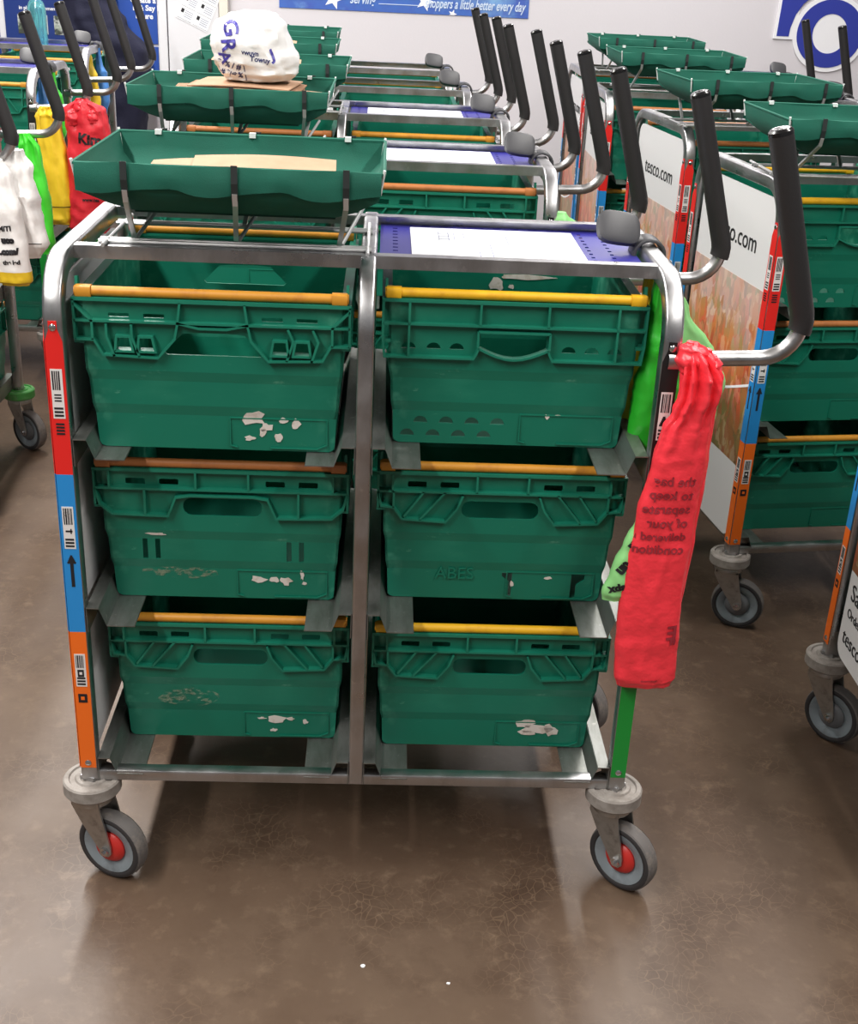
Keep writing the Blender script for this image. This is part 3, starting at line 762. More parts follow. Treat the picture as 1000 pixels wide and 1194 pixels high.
# ================================================================== BAGS
def loft(rows, nseg=56, wr=.004, seed=0, pleat=0, fine=18, sub=7):
    """rows: (z, x_left, x_right, y_centre, half_depth) from the top down; returns a closed bag"""
    R_ = []
    for a, b in zip(rows, rows[1:]):
        for k in range(sub):
            t = k/sub; t2 = t*t*(3-2*t); R_.append([a[0]+(b[0]-a[0])*t] + [a[i]+(b[i]-a[i])*t2 for i in range(1, 5)])
    R_.append(list(rows[-1])); mb = MB(); vs = []
    top = rows[0][0]; bot = rows[-1][0]
    for z, xl, xr, yc, hd in R_:
        cx, hw = (xl+xr)/2, (xr-xl)/2; f = (top-z)/(top-bot)
        for k in range(nseg):
            a = 2*PI*k/nseg; c, s = math.cos(a), math.sin(a)
            x = cx+hw*math.copysign(abs(c)**.8, c); y = yc+hd*math.copysign(abs(s)**.8, s)
            n1 = noise.noise((x*fine+seed, y*fine*2+seed*.3, z*fine*.7)); n2 = noise.noise((x*fine*3+seed, y*30, z*fine*.8+5))
            rd = 1-2*abs(noise.noise((x*fine*1.7+seed*2, y*9+seed, z*fine*1.1+x*fine)))
            r3 = 1-2*abs(noise.noise((x*fine*.8+seed*5, y*9, z*fine*3.1-x*fine*.8)))
            g = wr*(n1*1.1+n2*.6+.9*rd*abs(rd)+.6*r3*abs(r3)) + pleat*max(0, 1-f*3.2)*math.sin(k*2*PI/nseg*9+seed)*hd
            vs.append((x+c*g*.5, y+s*g+(.6*wr*n1 if abs(s) > .3 else 0), z))
    L = len(R_)
    fs = [(i*nseg+k, i*nseg+(k+1) % nseg, (i+1)*nseg+(k+1) % nseg, (i+1)*nseg+k) for i in range(L-1) for k in range(nseg)]
    fs += [tuple(range(nseg)), tuple(range((L-1)*nseg, L*nseg))]
    return mb.add(vs, fs)
def fine_text(v, f, mx=.0045):
    import bmesh
    bm = bmesh.new(); bv = [bm.verts.new(p) for p in v]
    for g in f:
        try: bm.faces.new([bv[i] for i in g])
        except ValueError: pass
    for _ in range(3):
        ed = [e for e in bm.edges if e.calc_length() > mx]
        if not ed: break
        bmesh.ops.subdivide_edges(bm, edges=ed, cuts=1, use_grid_fill=True)
        bmesh.ops.triangulate(bm, faces=[q for q in bm.faces if len(q.verts) > 3])
    bm.verts.index_update(); out = [p.co.copy() for p in bm.verts], [tuple(q.index for q in g.verts) for g in bm.faces]
    bm.free(); return out
def on_surface(mb, texts, mname, eps=.0016):
    """print flat lettering on the near (-y) side of a bag: (string, size, x, z, shear, mirrored, bold, tilt)"""
    bv = BVHTree.FromPolygons([Vector(v) for v in mb.v], mb.f)
    res = []
    for s, size, x, z, mir, bold, tilt in texts:
        out = MB()
        v, f = fine_text(*text_data(s, size, 0, bold, 0)); ct, st = math.cos(tilt), math.sin(tilt)
        vs = []
        for p in v:
            px = -p.x if mir else p.x
            X, Z = x+px*ct-p.y*st, z+px*st+p.y*ct
            h = bv.ray_cast(Vector((X, -9, Z)), Vector((0, 1, 0)))
            vs.append(Vector((X, (h[0].y if h[0] else None) if h[0] else 1e9, Z)))
        ok = [q.y < 1e8 for q in vs]
        f = [g for g in f if all(ok[i] for i in g)]
        vs = [Vector((q.x, q.y-eps, q.z)) if q.y < 1e8 else Vector((q.x, 0, q.z)) for q in vs]
        used = sorted({i for g in f for i in g}); mp = {i: k for k, i in enumerate(used)}
        if f: res.append(out.add([vs[i] for i in used], [tuple(mp[i] for i in g) for g in f]).mesh('printed_text', mname, 0))
    return res
def bag(name, label, rows, m_, texts=(), ink_='ink', group='carrier bags hanging on trolley handles', band=None, **kw):
    mb = loft(rows, **kw)
    o = Vector(((rows[-1][1]+rows[-1][2])/2, rows[-1][3], rows[-1][0]))
    def shift(mm): mm.v = [tuple(Vector(v)-o) for v in mm.v]; return mm
    t = thing(name, label, 'bag', o, 0, group)
    tx = on_surface(mb, texts, ink_) if texts else []
    if band:      # lower part of another colour: (z limit, material)
        zs, mm_ = band
        cs = [sum(mb.v[i][2] for i in f)/len(f) for f in mb.f]
        mb.m = [1 if c < zs else 0 for c in cs]
        me = shift(mb).mesh('bag_body', [m_, mm_], 50)
    else: me = shift(mb).mesh('bag_body', m_, 50)
    obj('bag_body', me, t)
    for q in tx: obj('printed_text', q, t, -o)
    return t

# ================================================================== PLACEMENT
ROW2 = .907
C = [(0, 0, 0), (-.07, .90, 0), (-.098, 1.70, 0), (-.16, 2.43, 0), (-.19, 3.13, 0)]
Rr = [(1.403, -.02, 0), (1.309, .987, .14), (1.303, 1.868, .12), (1.216, 2.647, 0), (1.26, 3.5, 0)]
L = [(-1.525, 1.47, 0), (-1.58, 2.57, 0), (-1.62, 3.53, 0)]
def put(tr, label, **kw): return trolley(label, (tr[0], tr[1], 0), tr[2], **kw)
put(C[0], 'front steel picking trolley holding six green crates, red bag on its handle', red=True, ca=(.42, .75, .6, .9))
put(C[1], 'steel picking trolley directly behind the front trolley, shopping bag on top', ca=(.3, 1.0, .2, .9))
put(C[2], 'steel picking trolley third from the front in the middle row', ca=(.9, .2, 1.4, .5))
put(C[3], 'steel picking trolley fourth from the front in the middle row', ca=(.1, .7, .4, 1.1), shelf=False)
put(C[4], 'last steel picking trolley of the middle row, nearest the white wall', ca=(.1, .7, .4, 1.1), shelf=False)
put(Rr[0], 'picking trolley cut off by the right edge, lettering low on its end panel', panel=PANEL_WORDS, ca=(.7, .7, .85, .7))
put(Rr[1], 'right row trolley with printed vegetable panel and full caster in view', ca=(.5, .7, .3, .4))
put(Rr[2], 'right row trolley with white tesco.com panel, between two handle grips', ca=(.5, .7, .3, .4))
put(Rr[3], 'fourth trolley back in the right row, mostly hidden by handle grips', ca=(.5, .7, .3, .4))
put(Rr[4], 'last trolley of the right row, below the blue ring sign', ca=(.5, .7, .3, .4))
put(L[0], 'left row trolley cut by the left edge, green collar above its caster', ca=(.5, .7, .3, .6), green=True)
put(L[1], 'left row trolley carrying the red and yellow carrier bags', ca=(.5, .7, .3, .4))
put(L[2], 'rearmost trolley of the left row in front of the blue posters', ca=(.5, .7, .3, .4))

TP = lambda *a: a
crate_in(C[0], 'L', 2, .018, 'green crate with mustard bar and trapezoid handle hole, top left of front trolley', 'trapeze', 'bar_mustard', seed=1,
         patches=[(.055, .052, .022, .016), (.075, .038, .012, .01), (.118, .045, .009, .014), (.05, .02, .012, .005), (.092, .022, .008, .008), (.1, .05, .01, .006), (.068, .03, .008, .008)])
TRC = crate_in(C[0], 'R', 2, .072, 'green crate with yellow bar and half-moon vent holes, top right of front trolley', 'curve', 'bar_yellow', seed=2, patches=[(.062, .05, .004, .006), (.08, .052, .007, .002)])
rnd = random.Random(77)
for (x, z, w_, h_) in ((.06, .168, .066, .006), (.008, .153, .017, .015), (.036, .15, .006, .006)):
    pl = [(x+w_*math.cos(2*PI*k/13)*rnd.uniform(.6, 1), z+h_*math.sin(2*PI*k/13)*rnd.uniform(.5, 1)) for k in range(13)]
    obj('torn_label', MB().plate(pl, [], lambda a, b, s: (a, CD-ring_xy(b)-.0042-s, b), .0006).mesh('torn_label', 'torn_paper', 0), TRC)
crate_in(C[0], 'L', 1, .066, 'green crate with brown-orange bar and four upright slots, middle left of front trolley', 'slots', 'bar_orange', seed=3, scuffs=[(-.07, .046, .075, .012)],
         patches=[(.055, .036, .016, .009), (.08, .036, .009, .006), (.098, .034, .013, .009), (.125, .046, .004, .013), (.128, .03, .005, .004), (-.105, .117, .022, .003)])
crate_in(C[0], 'R', 1, .085, 'green crate with orange bar and notched lower panel, middle right of front trolley', 'notched', 'bar_mustard', emboss='ABES', seed=4, patches=[(.09, .043, .009, .004), (.03, .03, .004, .008)])
crate_in(C[0], 'L', 0, .078, 'green crate with mustard bar and paper scraps, bottom left of front trolley', 'stadium', 'bar_mustard', dx=.005, seed=5, scuffs=[(-.075, .085, .06, .022)], patches=[(.075, .036, .022, .011), (.1, .04, .009, .005), (.05, .04, .009, .003), (.125, .034, .006, .006), (.07, .016, .008, .004)])
crate_in(C[0], 'R', 0, .065, 'green crate with large torn white label, bottom right of front trolley', 'stadium', 'bar_yellow', dx=-.001, seed=6, patches=[(.07, .05, .022, .012), (.09, .038, .035, .012), (.115, .036, .016, .016), (.075, .03, .018, .006)])
M2 = 'on the trolley directly behind the front one'
crate_in(C[1], 'L', 2, .06, 'green crate under the white shopping bag, top left of second trolley', 'stadium', 'bar_mustard')
crate_in(C[1], 'R', 2, .07, 'green crate with brown-orange bar beside the fabric tray, top of second trolley', 'stadium', 'bar_orange')
for bay, nm in (('L', 'left'), ('R', 'right')):
    for row, rn in ((1, 'middle'), (0, 'bottom')):
        crate_in(C[1], bay, row, .07, 'green crate in the %s %s bay of the second trolley back' % (rn, nm), 'stadium', 'bar_mustard')
for k, nm in ((2, 'third'), (3, 'fourth'), (4, 'fifth')):
    crate_in(C[k], 'L', 2, .05, 'green crate under the fabric tray of the %s trolley in the middle row' % nm, 'stadium', 'bar_orange')
    crate_in(C[k], 'R', 2, .075, 'green crate right of the tray on the %s trolley in the middle row' % nm, 'stadium' if k < 4 else 'slots', 'bar_mustard')
    crate_in(C[k], 'R', 1, .075, 'green crate at mid height in the right bay of the %s middle-row trolley' % nm, 'stadium', 'bar_mustard')
crate_in(Rr[0], 'L', 0, .06, 'green crate in the bottom of the trolley cut off at the right', 'stadium', 'bar_mustard')
for row, rn in ((1, 'middle'), (2, 'top')):
    crate_in(Rr[0], 'L', row, .06, 'green crate at %s height in the trolley cut off at the right' % rn, 'stadium', 'bar_orange')
crate_in(Rr[1], 'L', 2, .06, 'green crate with yellow bar at the right edge, top of its trolley', 'curve', 'bar_yellow')
crate_in(Rr[1], 'L', 1, .075, 'green crate with brown-orange bar at the right edge, middle of its trolley', 'stadium', 'bar_orange')
crate_in(Rr[1], 'L', 0, .07, 'green crate with mustard bar at the right edge, bottom of its trolley', 'stadium', 'bar_mustard')
for k, nm in ((2, 'third'), (3, 'fourth'), (4, 'last')):
    for row, rn in ((2, 'top'), (1, 'middle'), (0, 'bottom')):
        if k == 2 or row == 2 or (k == 3 and row == 1):
            crate_in(Rr[k], 'L', row, .06, 'green crate, %s of left bay on the %s trolley of the right row' % (rn, nm), 'stadium', 'bar_orange' if row == 2 else 'bar_mustard')
for k, nm in ((0, 'nearest'), (1, 'second'), (2, 'rearmost')):
    for row, rn in ((2, 'top'), (1, 'middle'), (0, 'bottom')):
        if k < 2 or row == 2:
            crate_in(L[k], 'R', row, .06, 'green crate, %s of right bay on the %s trolley of the left row' % (rn, nm), 'stadium', 'bar_mustard')

tray('green fabric tray with beige card inside on the front trolley', C[0])
tray('green fabric tray holding stacked cardboard and a white shopping bag', C[1], -.05, .1)
tray('green fabric tray just behind the white shopping bag', C[2], -.005, -.03)
tray('green fabric tray fourth back in the middle row', C[3], 0, -.03)
tray('rearmost green fabric tray of the middle row', C[4], .01, -.1)
tray('green fabric tray at the right edge behind the nearest handle grip', Rr[1], at=(1.055, .90, .03))
tray('green fabric tray spanning toward the right edge, second in right row', Rr[2], at=(1.035, 1.74, .09))
tray('green fabric tray third back in the right row', Rr[3], -.01, .02)
tray('farthest green fabric tray of the right row', Rr[4], -.01, -.05)
for k, nm in ((0, 'the front trolley'), (1, 'the second trolley'), (2, 'the third trolley of the middle row')):
    paper('white printed sheet lying on the blue shelf of %s' % nm, C[k])

# cardboard
def card(label, pts, loc, rz=0, t=.0025, group=None, bend=0, tilt=0, m_='cardboard'):
    mb = MB(); n = 8
    x0, x1, y0, y1 = pts
    vs = []
    for s in (0, t):
        for i in range(n+1):
            x = x0+(x1-x0)*i/n; zb = bend*math.sin(PI*i/n)
            vs += [(x, y0, zb+s), (x, y1, zb+s+tilt*(y1-y0))]
    o = 2*(n+1); fs = []
    for i in range(n):
        a = 2*i; fs += [(a, a+2, a+3, a+1), (a+o, a+1+o, a+3+o, a+2+o), (a, a+o, a+2+o, a+2), (a+1, a+3, a+3+o, a+1+o)]
    fs += [(0, 1, 1+o, o), (2*n, 2*n+o, 2*n+1+o, 2*n+1)]
    return thing('cardboard_sheet', label, 'cardboard', loc, rz, group, mb.add(vs, fs).mesh('cardboard_sheet', m_, 0))
card('beige cardboard sheet lying in the left of the front fabric tray', (-.145, .02, .0, .15), (-.195, .085, TZ-.05), -.04, bend=.006, tilt=.12)
card('beige cardboard flap lying on top in the front fabric tray', (-.08, .135, .0, .16), (-.185, .08, TZ-.046), .03, bend=.004, tilt=.15)
rnd = random.Random(11)
tx2, ty2 = C[1][0]-.235, C[1][1]+.112
for k in range(5):
    card(('lowest', 'second lowest', 'middle', 'second from top', 'topmost')[k]+' flattened brown cardboard sheet under the white shopping bag', (-.17+.012*k, .185-.022*k, .012+.014*k, .27), (tx2+.012, ty2, TZ-.036+k*.0075), (.03, -.05, .06, -.04, -.09)[k], group='stacked cardboard under the shopping bag', bend=(.004, .006, .003, .006, .004)[k], m_='cardboard' if k in (1, 4) else 'cardboard_brown')
for k, (tr_, nm) in enumerate(((C[2], 'third'), (C[3], 'fourth'))):
    card('pale cardboard sheet showing above the rim of the %s middle tray' % nm, (-.15, .09, .08, .22), (tr_[0]-.2, tr_[1]+.02, TZ-.012), .05, bend=.01)

# white shopping bag on the cardboard
def shopping_bag():
    cx, cy_2, z0 = -.272, 1.2, TZ+.003
    rows = [(z0+.143, cx-.022, cx+.03, cy_2, .025), (z0+.136, cx-.055, cx+.05, cy_2, .055), (z0+.115, cx-.082, cx+.064, cy_2, .08), (z0+.08, cx-.093, cx+.075, cy_2, .092), (z0+.045, cx-.086, cx+.094, cy_2, .092), (z0+.02, cx-.077, cx+.09, cy_2, .085), (z0+.004, cx-.065, cx+.078, cy_2, .07), (z0, cx-.05, cx+.06, cy_2, .055)]
    mb = loft(rows, nseg=64, wr=.009, seed=3, fine=22, sub=5)
    t = thing('shopping_bag', 'knotted white plastic shopping bag with blue letters on the cardboard', 'bag', (cx, cy_2, z0))
    tx = on_surface(mb, [('G', .046, cx-.062, z0+.124, False, .0012, -1.35), ('R', .044, cx-.064, z0+.088, False, .0012, -1.45), ('A', .036, cx-.072, z0+.058, False, .001, -1.2), ('J', .03, cx+.045, z0+.05, False, .001, .4)], 'purple')
    tx2_ = on_surface(mb, [('vwuvn', .014, cx-.02, z0+.06, False, .0004, -.1), ('Towuy', .015, cx-.002, z0+.047, False, .0004, -.1), ('*  % / # \\', .017, cx-.075, z0+.036, False, .0005, -.2), ('\\ # * ~ %', .016, cx-.078, z0+.018, False, .0005, -.15), ('/ * ~ \\', .016, cx-.05, z0+.012, False, .0005, -.2)], 'navy_print')
    mb.v = [(a-cx, b-cy_2, c-z0) for a, b, c in mb.v]
    obj('bag_body', mb.mesh('bag_body', 'bag_white', 55), t)
    for q in tx: obj('printed_letters', q, t, (-cx, -cy_2, -z0))
    for q in tx2_: obj('printed_text', q, t, (-cx, -cy_2, -z0))
shopping_bag()

# bags of the front trolley
RED = bag('carrier_bag', 'long red plastic carrier bag knotted on the front trolley handle',
    [(.972, .462, .480, -.012, .012), (.955, .458, .496, -.026, .018), (.93, .457, .508, -.03, .022), (.90, .456, .508, -.032, .022), (.875, .450, .504, -.03, .02), (.85, .438, .506, -.03, .018), (.80, .428, .507, -.03, .017), (.71, .414, .502, -.03, .016), (.60, .404, .499, -.03, .016), (.50, .405, .502, -.03, .016), (.43, .410, .505, -.03, .015), (.413, .416, .500, -.03, .011), (.407, .425, .492, -.03, .004)],
    'bag_red', [('the bag', .021, .492, .768, True, .0004, .02), ('to keep', .021, .491, .745, True, .0004, .02), ('separate', .021, .49, .722, True, .0004, .02), ('of your', .021, .489, .699, True, .0004, .02), ('delivered in', .0185, .489, .677, True, .0004, .02), ('condition', .0205, .488, .655, True, .0004, .02), ('E', .034, .497, .505, True, .001, 0), ('"', .03, .497, .482, True, .001, 0), ('oooooooo', .006, .475, .428, True, .0002, 0)], 'bag_ink_red', nseg=120, wr=.0034, seed=2, pleat=.55, fine=15, sub=10)
RED_O = RED.location.copy()
RB = loft([(.965, .478, .497, -.008, .007), (.93, .485, .515, -.004, .01), (.88, .49, .518, -.004, .01), (.78, .49, .516, -.006, .009), (.66, .488, .512, -.008, .008), (.56, .488, .506, -.01, .006), (.52, .49, .498, -.01, .003)], wr=.003, seed=71, pleat=.3)
RB.v = [(a-RED_O.x, b-RED_O.y, c-RED_O.z) for a, b, c in RB.v]
obj('side_fold', RB.mesh('side_fold', 'bag_red', 50), RED)
bag('carrier_bag', 'bright green carrier bag stuffed between crates and right post of front trolley',
    [(1.05, .432, .446, .10, .006), (.975, .428, .452, .10, .012), (.93, .425, .47, .10, .02), (.86, .418, .485, .10, .022), (.80, .414, .482, .10, .022), (.76, .425, .476, .10, .018), (.735, .445, .468, .10, .01)], 'bag_green', wr=.006, seed=8, pleat=.2)
bag('carrier_bag', 'pale green carrier bag showing right of the red bag',
    [(1.05, .436, .452, .13, .006), (.985, .46, .49, .13, .012), (.92, .475, .54, .13, .02), (.875, .48, .562, .13, .022), (.82, .48, .556, .13, .02), (.74, .478, .53, .13, .016), (.70, .485, .52, .13, .006)], 'bag_pale_green', wr=.005, seed=12, pleat=.2)
bag('carrier_bag', 'small printed pale green bag hanging beside the middle right crate',
    [(.765, .432, .442, -.02, .004), (.74, .426, .438, -.02, .006), (.70, .416, .436, -.022, .008), (.66, .401, .430, -.024, .01), (.615, .388, .424, -.024, .011), (.575, .376, .416, -.024, .01), (.562, .378, .412, -.024, .005)], 'bag_pale_green',
    [('pyo', .018, .412, .655, False, .001, 1.0), ('un', .022, .40, .612, False, .0016, 1.0), ('xds', .018, .385, .58, False, .001, .3)], 'ink', wr=.003, seed=15)
bag('carrier_bag', 'yellow carrier bag peeking out behind the green one on the front trolley',
    [(1.05, .43, .446, .16, .006), (1.0, .425, .445, .16, .012), (.95, .42, .46, .16, .018), (.88, .405, .455, .16, .02), (.80, .405, .45, .16, .012)], 'bag_yellow', wr=.005, seed=22, pleat=.2)
# second trolley
bag('carrier_bag', 'yellow and pale green bag on the right post of the second trolley',
    [(.985, .375, .40, .90, .012), (.95, .37, .44, .90, .02), (.90, .36, .455, .90, .024), (.82, .36, .45, .90, .02), (.78, .38, .43, .90, .008)], 'bag_pale_green', wr=.006, seed=31, band=(.9, 'bag_yellow'))
# left row
LRED = bag('carrier_bag', 'large red carrier bag with black print in the left row',
    [(.985, -.985, -.955, 2.55, .014), (.95, -1.03, -.90, 2.55, .03), (.88, -1.025, -.885, 2.55, .034), (.78, -1.03, -.882, 2.55, .034), (.65, -1.035, -.89, 2.55, .03), (.57, -1.04, -.9, 2.55, .026), (.55, -1.03, -.91, 2.55, .01)], 'bag_red_deep',
    [('Kim', .046, -.985, .85, False, .002, -.1), ('yeu', .034, -.97, .805, False, .002, -.1), ('www.tes', .016, -.985, .66, False, .0006, 0)], 'ink', wr=.009, seed=41, pleat=.4, fine=14)
bag('carrier_bag', 'yellow carrier bag left of the large red bag in the left row',
    [(.955, -1.105, -1.075, 2.55, .012), (.92, -1.12, -1.05, 2.55, .022), (.76, -1.12, -1.03, 2.55, .028), (.60, -1.115, -1.03, 2.55, .026), (.575, -1.1, -1.035, 2.55, .01)], 'bag_yellow', [('_____', .03, -1.1, .64, False, .0006, 0)], wr=.01, seed=44, pleat=.45)
bag('carrier_bag', 'bright green carrier bag behind the white bag at the left edge',
    [(0.955, -1.004, -0.982, 1.93, 0.01), (0.918, -1.009, -0.961, 1.93, 0.018), (0.823, -0.998, -0.945, 1.93, 0.02), (0.653, -0.988, -0.933, 1.93, 0.02), (0.616, -0.972, -0.945, 1.93, 0.008)], 'bag_bright_green', wr=.008, seed=47, pleat=.4)
bag('carrier_bag', 'white carrier bag with black print hanging at the left edge',
    [(.975, -.925, -.885, 1.5, .014), (.93, -.945, -.868, 1.5, .024), (.84, -.955, -.853, 1.5, .03), (.74, -.94, -.842, 1.5, .03), (.705, -.92, -.86, 1.5, .012)], 'bag_white', [('____', .026, -.9, .75, False, .0004, 0)], wr=.009, seed=51, pleat=.45)
bag('carrier_bag', 'white carrier bag with yellow bottom and lines of print at the left edge',
    [(.96, -.945, -.92, 1.435, .012), (.92, -.96, -.9, 1.435, .02), (.82, -.97, -.882, 1.435, .026), (.72, -.96, -.872, 1.435, .026), (.66, -.955, -.868, 1.435, .022), (.648, -.945, -.88, 1.435, .008)], 'bag_white',
    [('MITI', .017, -.935, .79, False, .0008, .05), ('uco', .021, -.93, .76, False, .002, .05), ('.com/', .02, -.935, .732, False, .002, .05), ('the led', .015, -.93, .706, False, .0008, .05)], wr=.005, seed=55, pleat=.2, band=(.688, 'bag_yellow'))
for (x, y, m_, nm) in ((-1.14, 2.70, 'bag_blue', 'blue'), (-1.13, 2.82, 'bag_bright_green', 'green'), (-1.18, 3.62, 'bag_yellow', 'yellow'), (-1.17, 3.75, 'bag_blue', 'blue')):
    bag('carrier_bag', 'small %s bag tucked in the left row %s' % (nm, 'behind the yellow bag' if y < 3 else 'on the rearmost trolley'),
        [(1.05, x-.006, x+.006, y, .006), (.99, x-.01, x+.014, y, .01), (.95, x-.02, x+.03, y, .018), (.85, x-.035, x+.035, y, .022), (.78, x-.02, x+.02, y, .01)], m_, wr=.006, seed=int(x*100), pleat=.2)

def knot(parent, m_, lumps):
    o = parent.location
    for k, (x, y, z, a, b, c) in enumerate(lumps):
        mm = loft([(z+c, x-a*.25, x+a*.25, y, b*.25), (z+c*.6, x-a*.85, x+a*.85, y, b*.8), (z, x-a, x+a, y, b), (z-c*.6, x-a*.8, x+a*.8, y, b*.8), (z-c, x-a*.25, x+a*.25, y, b*.25)], nseg=36, wr=.006, seed=81+k, fine=45, sub=5)
        mm.v = [(q[0]-o.x, q[1]-o.y, q[2]-o.z) for q in mm.v]; obj('knot', mm.mesh('knot', m_, 60), parent)
knot(RED, 'bag_red', [(.468, -.018, .952, .022, .018, .026), (.496, -.02, .93, .018, .014, .028)])
knot(LRED, 'bag_red_deep', [(-.97, 2.545, .955, .03, .03, .03), (-1.0, 2.53, .925, .022, .02, .03), (-.935, 2.53, .93, .02, .018, .026)])

# ================================================================== WALL THINGS
# dark navy garment hanging in front of the posters
mb = loft([(1.62, -1.36, -1.3, 4.60, .03), (1.52, -1.42, -1.25, 4.58, .06), (1.35, -1.47, -1.29, 4.57, .08), (1.2, -1.48, -1.27, 4.56, .09), (1.1, -1.48, -1.21, 4.56, .1), (.98, -1.48, -1.12, 4.56, .1), (.85, -1.47, -1.115, 4.56, .1), (.65, -1.45, -1.14, 4.56, .09), (.45, -1.43, -1.18, 4.56, .08), (.43, -1.4, -1.2, 4.56, .06)], nseg=48, wr=.02, seed=60, fine=7)
mb.v = [(a+1.31, b-4.56, c-.43) for a, b, c in mb.v]
t = thing('hanging_coat', 'dark navy cloth garment hanging by the blue posters', 'coat', (-1.31, 4.56, .43))
obj('coat_body', mb.mesh('coat_body', 'navy_cloth', 60), t)
obj('hook', MB().rod((0, .13, 1.19), (0, .04, 1.19), .008).mesh('hook', 'chrome'), t)

def sign(name, label, cat, pos, spec, group=None):
    t = thing(name, label, cat, pos, 0, group)
    for nme, me in spec: obj(nme, me, t)
    return t
# banner
T = MB()
text_mb(T, 'serving', .062, (-.168, -.001, .034), (1, 0, 0), (0, 0, 1), shear=.3, bold=.001, width=.125)
T.box(-.03, .17, -.0012, 0, .035, .038)
text_mb(T, 'shoppers a little better every day', .062, (.19, -.001, .030), (1, 0, 0), (0, 0, 1), shear=.3, bold=.001, width=.485)
def star(cx, cz, r, y=-.0012):
    pl = [(cx+(r if k % 2 == 0 else r*.42)*math.sin(PI*k/5+.3), cz+(r if k % 2 == 0 else r*.42)*math.cos(PI*k/5+.3)) for k in range(10)]
    return pl
ST = MB()
for cx, cz, r in ((-.245, .05, .05), (.19, .055, .045), (.325, .005, .022)): ST.plate([(a, max(b, .001)) for a, b in star(cx, cz, r)], [], lambda a, b, s: (a, -s, b), .0008)
sign('wall_banner', 'long blue star-patterned banner with slogan on the back wall', 'banner', (0, WY-.004, 1.196), [
    ('banner_sheet', MB().box(-.504, .69, 0, .003, 0, .36).mesh('banner_sheet', 'banner', 0)), ('lettering', T.mesh('lettering', 'banner_ink', 0)), ('star', ST.mesh('star', 'white_print', 0))])
# blue ring sign
def ell(cx, cz, a, b, n=48, t0=0, t1=2*PI, tilt=0):
    out = []
    for k in range(n):
        q = t0+(t1-t0)*k/n; x, z = a*math.cos(q), b*math.sin(q); out.append((cx+x*math.cos(tilt)-z*math.sin(tilt), cz+x*math.sin(tilt)+z*math.cos(tilt)))
    return out
sc_, sz_ = 2.165, 1.19
sg = []
bk = MB().plate(ell(0, 0, .182, .176), [], lambda a, b, s: (a, -s, b), .006)
bk.plate([(-.275, -.033), (-.165, -.033), (-.165, .5), (-.255, .5)], [], lambda a, b, s: (a, -.0002-s, b), .006)
sg.append(('backing', bk.mesh('backing', 'white_print', 0)))
sg.append(('ring', MB().plate(ell(0, 0, .162, .156), [ell(0, 0, .085, .09)], lambda a, b, s: (a, -.006-s, b), .002).mesh('ring', 'sign_blue', 0)))
sg.append(('upright_stroke', MB().plate([(-.26, -.02), (-.2, -.02), (-.197, .02), (-.18, .08), (-.15, .13), (-.10, .175), (-.04, .2), (-.04, .5), (-.245, .5)], [], lambda a, b, s: (a, -.0062-s, b), .002).mesh('upright_stroke', 'sign_blue', 0)))
sign('wall_sign', 'white sign with blue ring and stroke on the wall at upper right', 'sign', (sc_, WY-.002, sz_), sg)
# pinned sheet of coded labels on the door
def pinned():
    mb = MB(); a = .62; ux = Vector((math.cos(-.42), 0, math.sin(-.42))); uz = Vector((.42, 0, 1)).normalized(); uz = Vector((-ux.z, 0, ux.x))
    def quad(u0, u1, v0, v1, y, mi):
        c = [ux*u+uz*v for u, v in ((u0, v0), (u1, v0), (u1, v1), (u0, v1))]
        mb.add([(p.x, y, p.z) for p in c]+[(p.x, y-.0006, p.z) for p in c], [(0, 1, 2, 3), (7, 6, 5, 4), (0, 4, 5, 1), (1, 5, 6, 2), (2, 6, 7, 3), (3, 7, 4, 0)], mi)
    quad(0, .16, 0, .3, 0, 0)
    for i in range(2):
        for j in range(5):
            u, v = .006+i*.079, .006+j*.058
            quad(u, u+.072, v, v+.001, -.0006, 1); quad(u+.008, u+.022, v+.028, v+.046, -.0006, 1)
            for k in range(4): quad(u+.028, u+.066, v+.014+k*.009, v+.016+k*.009, -.0006, 2)
    return mb.mesh('label_sheet', ['paper', 'ink', 'ink_grey'], 0)
sign('label_sheet', 'tilted white sheet of small coded labels pinned on the door', 'paper', (-.995, WY-.031, 1.135), [('sheet', pinned())])
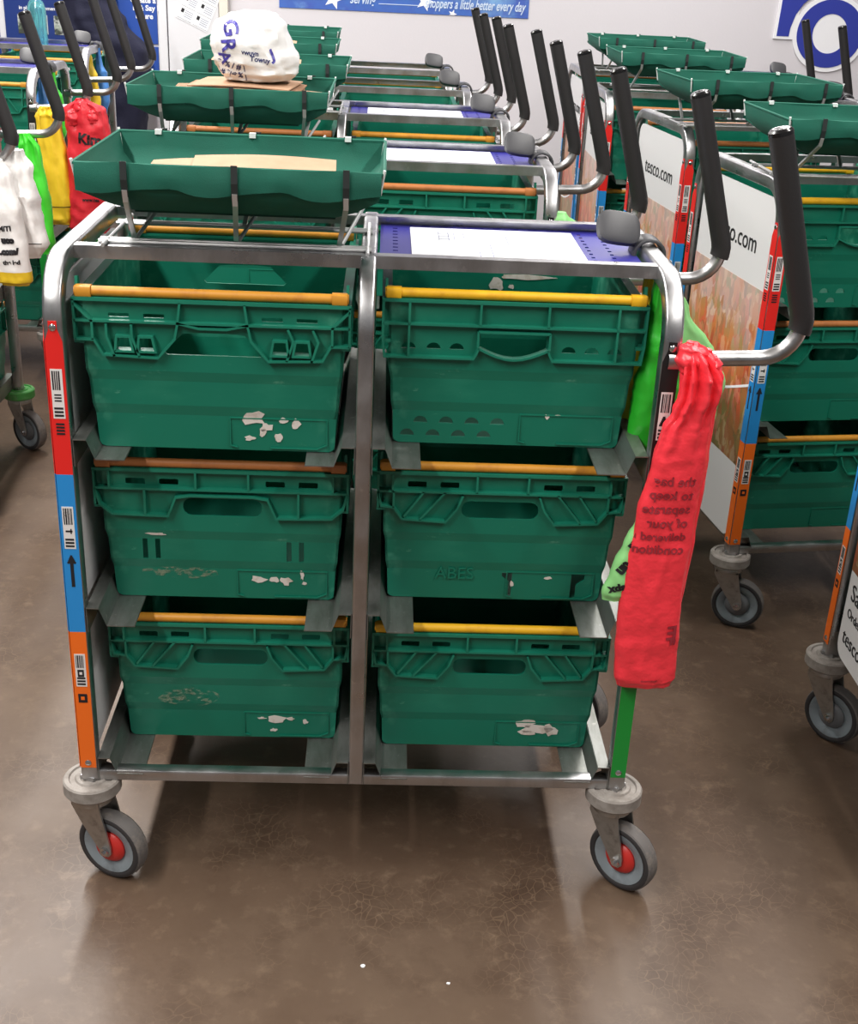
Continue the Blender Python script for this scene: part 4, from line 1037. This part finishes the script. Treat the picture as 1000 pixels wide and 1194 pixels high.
# posters
def poster(name, label, x0, x1, z0, z1, m_, texts=(), subs=(), yoff=.02):
    xc = (x0+x1)/2
    sp = [('board', MB().box(x0-xc, x1-xc, -.006, 0, 0, z1-z0).mesh('board', m_, 0))]
    T = MB()
    for s, sz, x, z, b in texts: text_mb(T, s, sz, (x-xc, -.0064, z-z0), (1, 0, 0), (0, 0, 1), bold=b)
    if texts: sp.append(('lettering', T.mesh('lettering', 'white_print', 0)))
    for n_, a0, a1, b0, b1, mm in subs: sp.append((n_, MB().box(a0-xc, a1-xc, -.0075, -.006, b0-z0, b1-z0).mesh(n_, mm, 0)))
    return sign('wall_poster', label, 'poster', (xc, WY-yoff, z0), sp)
struct('trim_3', MB().box(-2.6, -1.07, WY-.018, WY-.001, .78, 1.9).mesh('trim', 'door_white', 0))
poster('wall_poster', 'blue poster lettered Create a It & Say It ulture behind the garment', -1.42, -1.082, 1.008, 1.7, 'poster_blue', [('Create a', .034, -1.205, 1.19, .001), ('It & Say It', .034, -1.195, 1.156, .001), ('ulture', .034, -1.183, 1.120, .001)])
poster('wall_poster', 'plain blue poster below the lettered one by the door', -1.42, -1.082, .82, .995, 'poster_blue')
poster('wall_poster', 'blue poster with white heading and two framed pictures, upper left', -1.80, -1.45, .9, 1.7, 'poster_deep', [('in place and remember', .022, -1.73, 1.138, .0004)], [('picture', -1.74, -1.60, 1.03, 1.115, 'poster_photo'), ('picture', -1.57, -1.48, 1.03, 1.115, 'poster_photo')])
poster('wall_poster', 'blue poster cut off by the upper left corner', -2.2, -1.83, .9, 1.7, 'poster_deep', [], [('picture', -2.1, -1.86, 1.02, 1.11, 'poster_photo')])
# teal bottle standing on the rear left trolley
bx_, by_, bz_ = -1.40, 3.72, 1.049
t = thing('plastic_bottle', 'translucent teal plastic bottle standing on the rearmost left trolley', 'bottle', (bx_, by_, bz_))
obj('bottle_body', MB().lathe([(.0001, 0), (.034, 0), (.037, .006), (.037, .14), (.03, .165), (.016, .18), (.014, .2), (.0001, .2)], (0, 0, 0), 'z', 24).mesh('bottle_body', 'teal_plastic'), t)
obj('cap', MB().lathe([(.0001, .2), (.017, .2), (.017, .225), (.0001, .228)], (0, 0, 0), 'z', 16).mesh('cap', 'label_white'), t)

# scraps on the floor
for x, y, r, lab in ((.021, -.226, .006, 'tiny white paper scrap on the bare floor in front'), (.155, -.26, .004, 'tiny white fleck on the floor right of the paper scrap')):
    rnd = random.Random(int(x*1000)); pl = [(r*rnd.uniform(.5, 1)*math.cos(2*PI*k/9), r*rnd.uniform(.5, 1)*.8*math.sin(2*PI*k/9)) for k in range(9)]
    thing('paper_scrap', lab, 'scrap', (x, y, 0), 0, None, MB().plate(pl, [], lambda a, b, s: (a, b, s), .0012).mesh('paper_scrap', 'paper', 0))
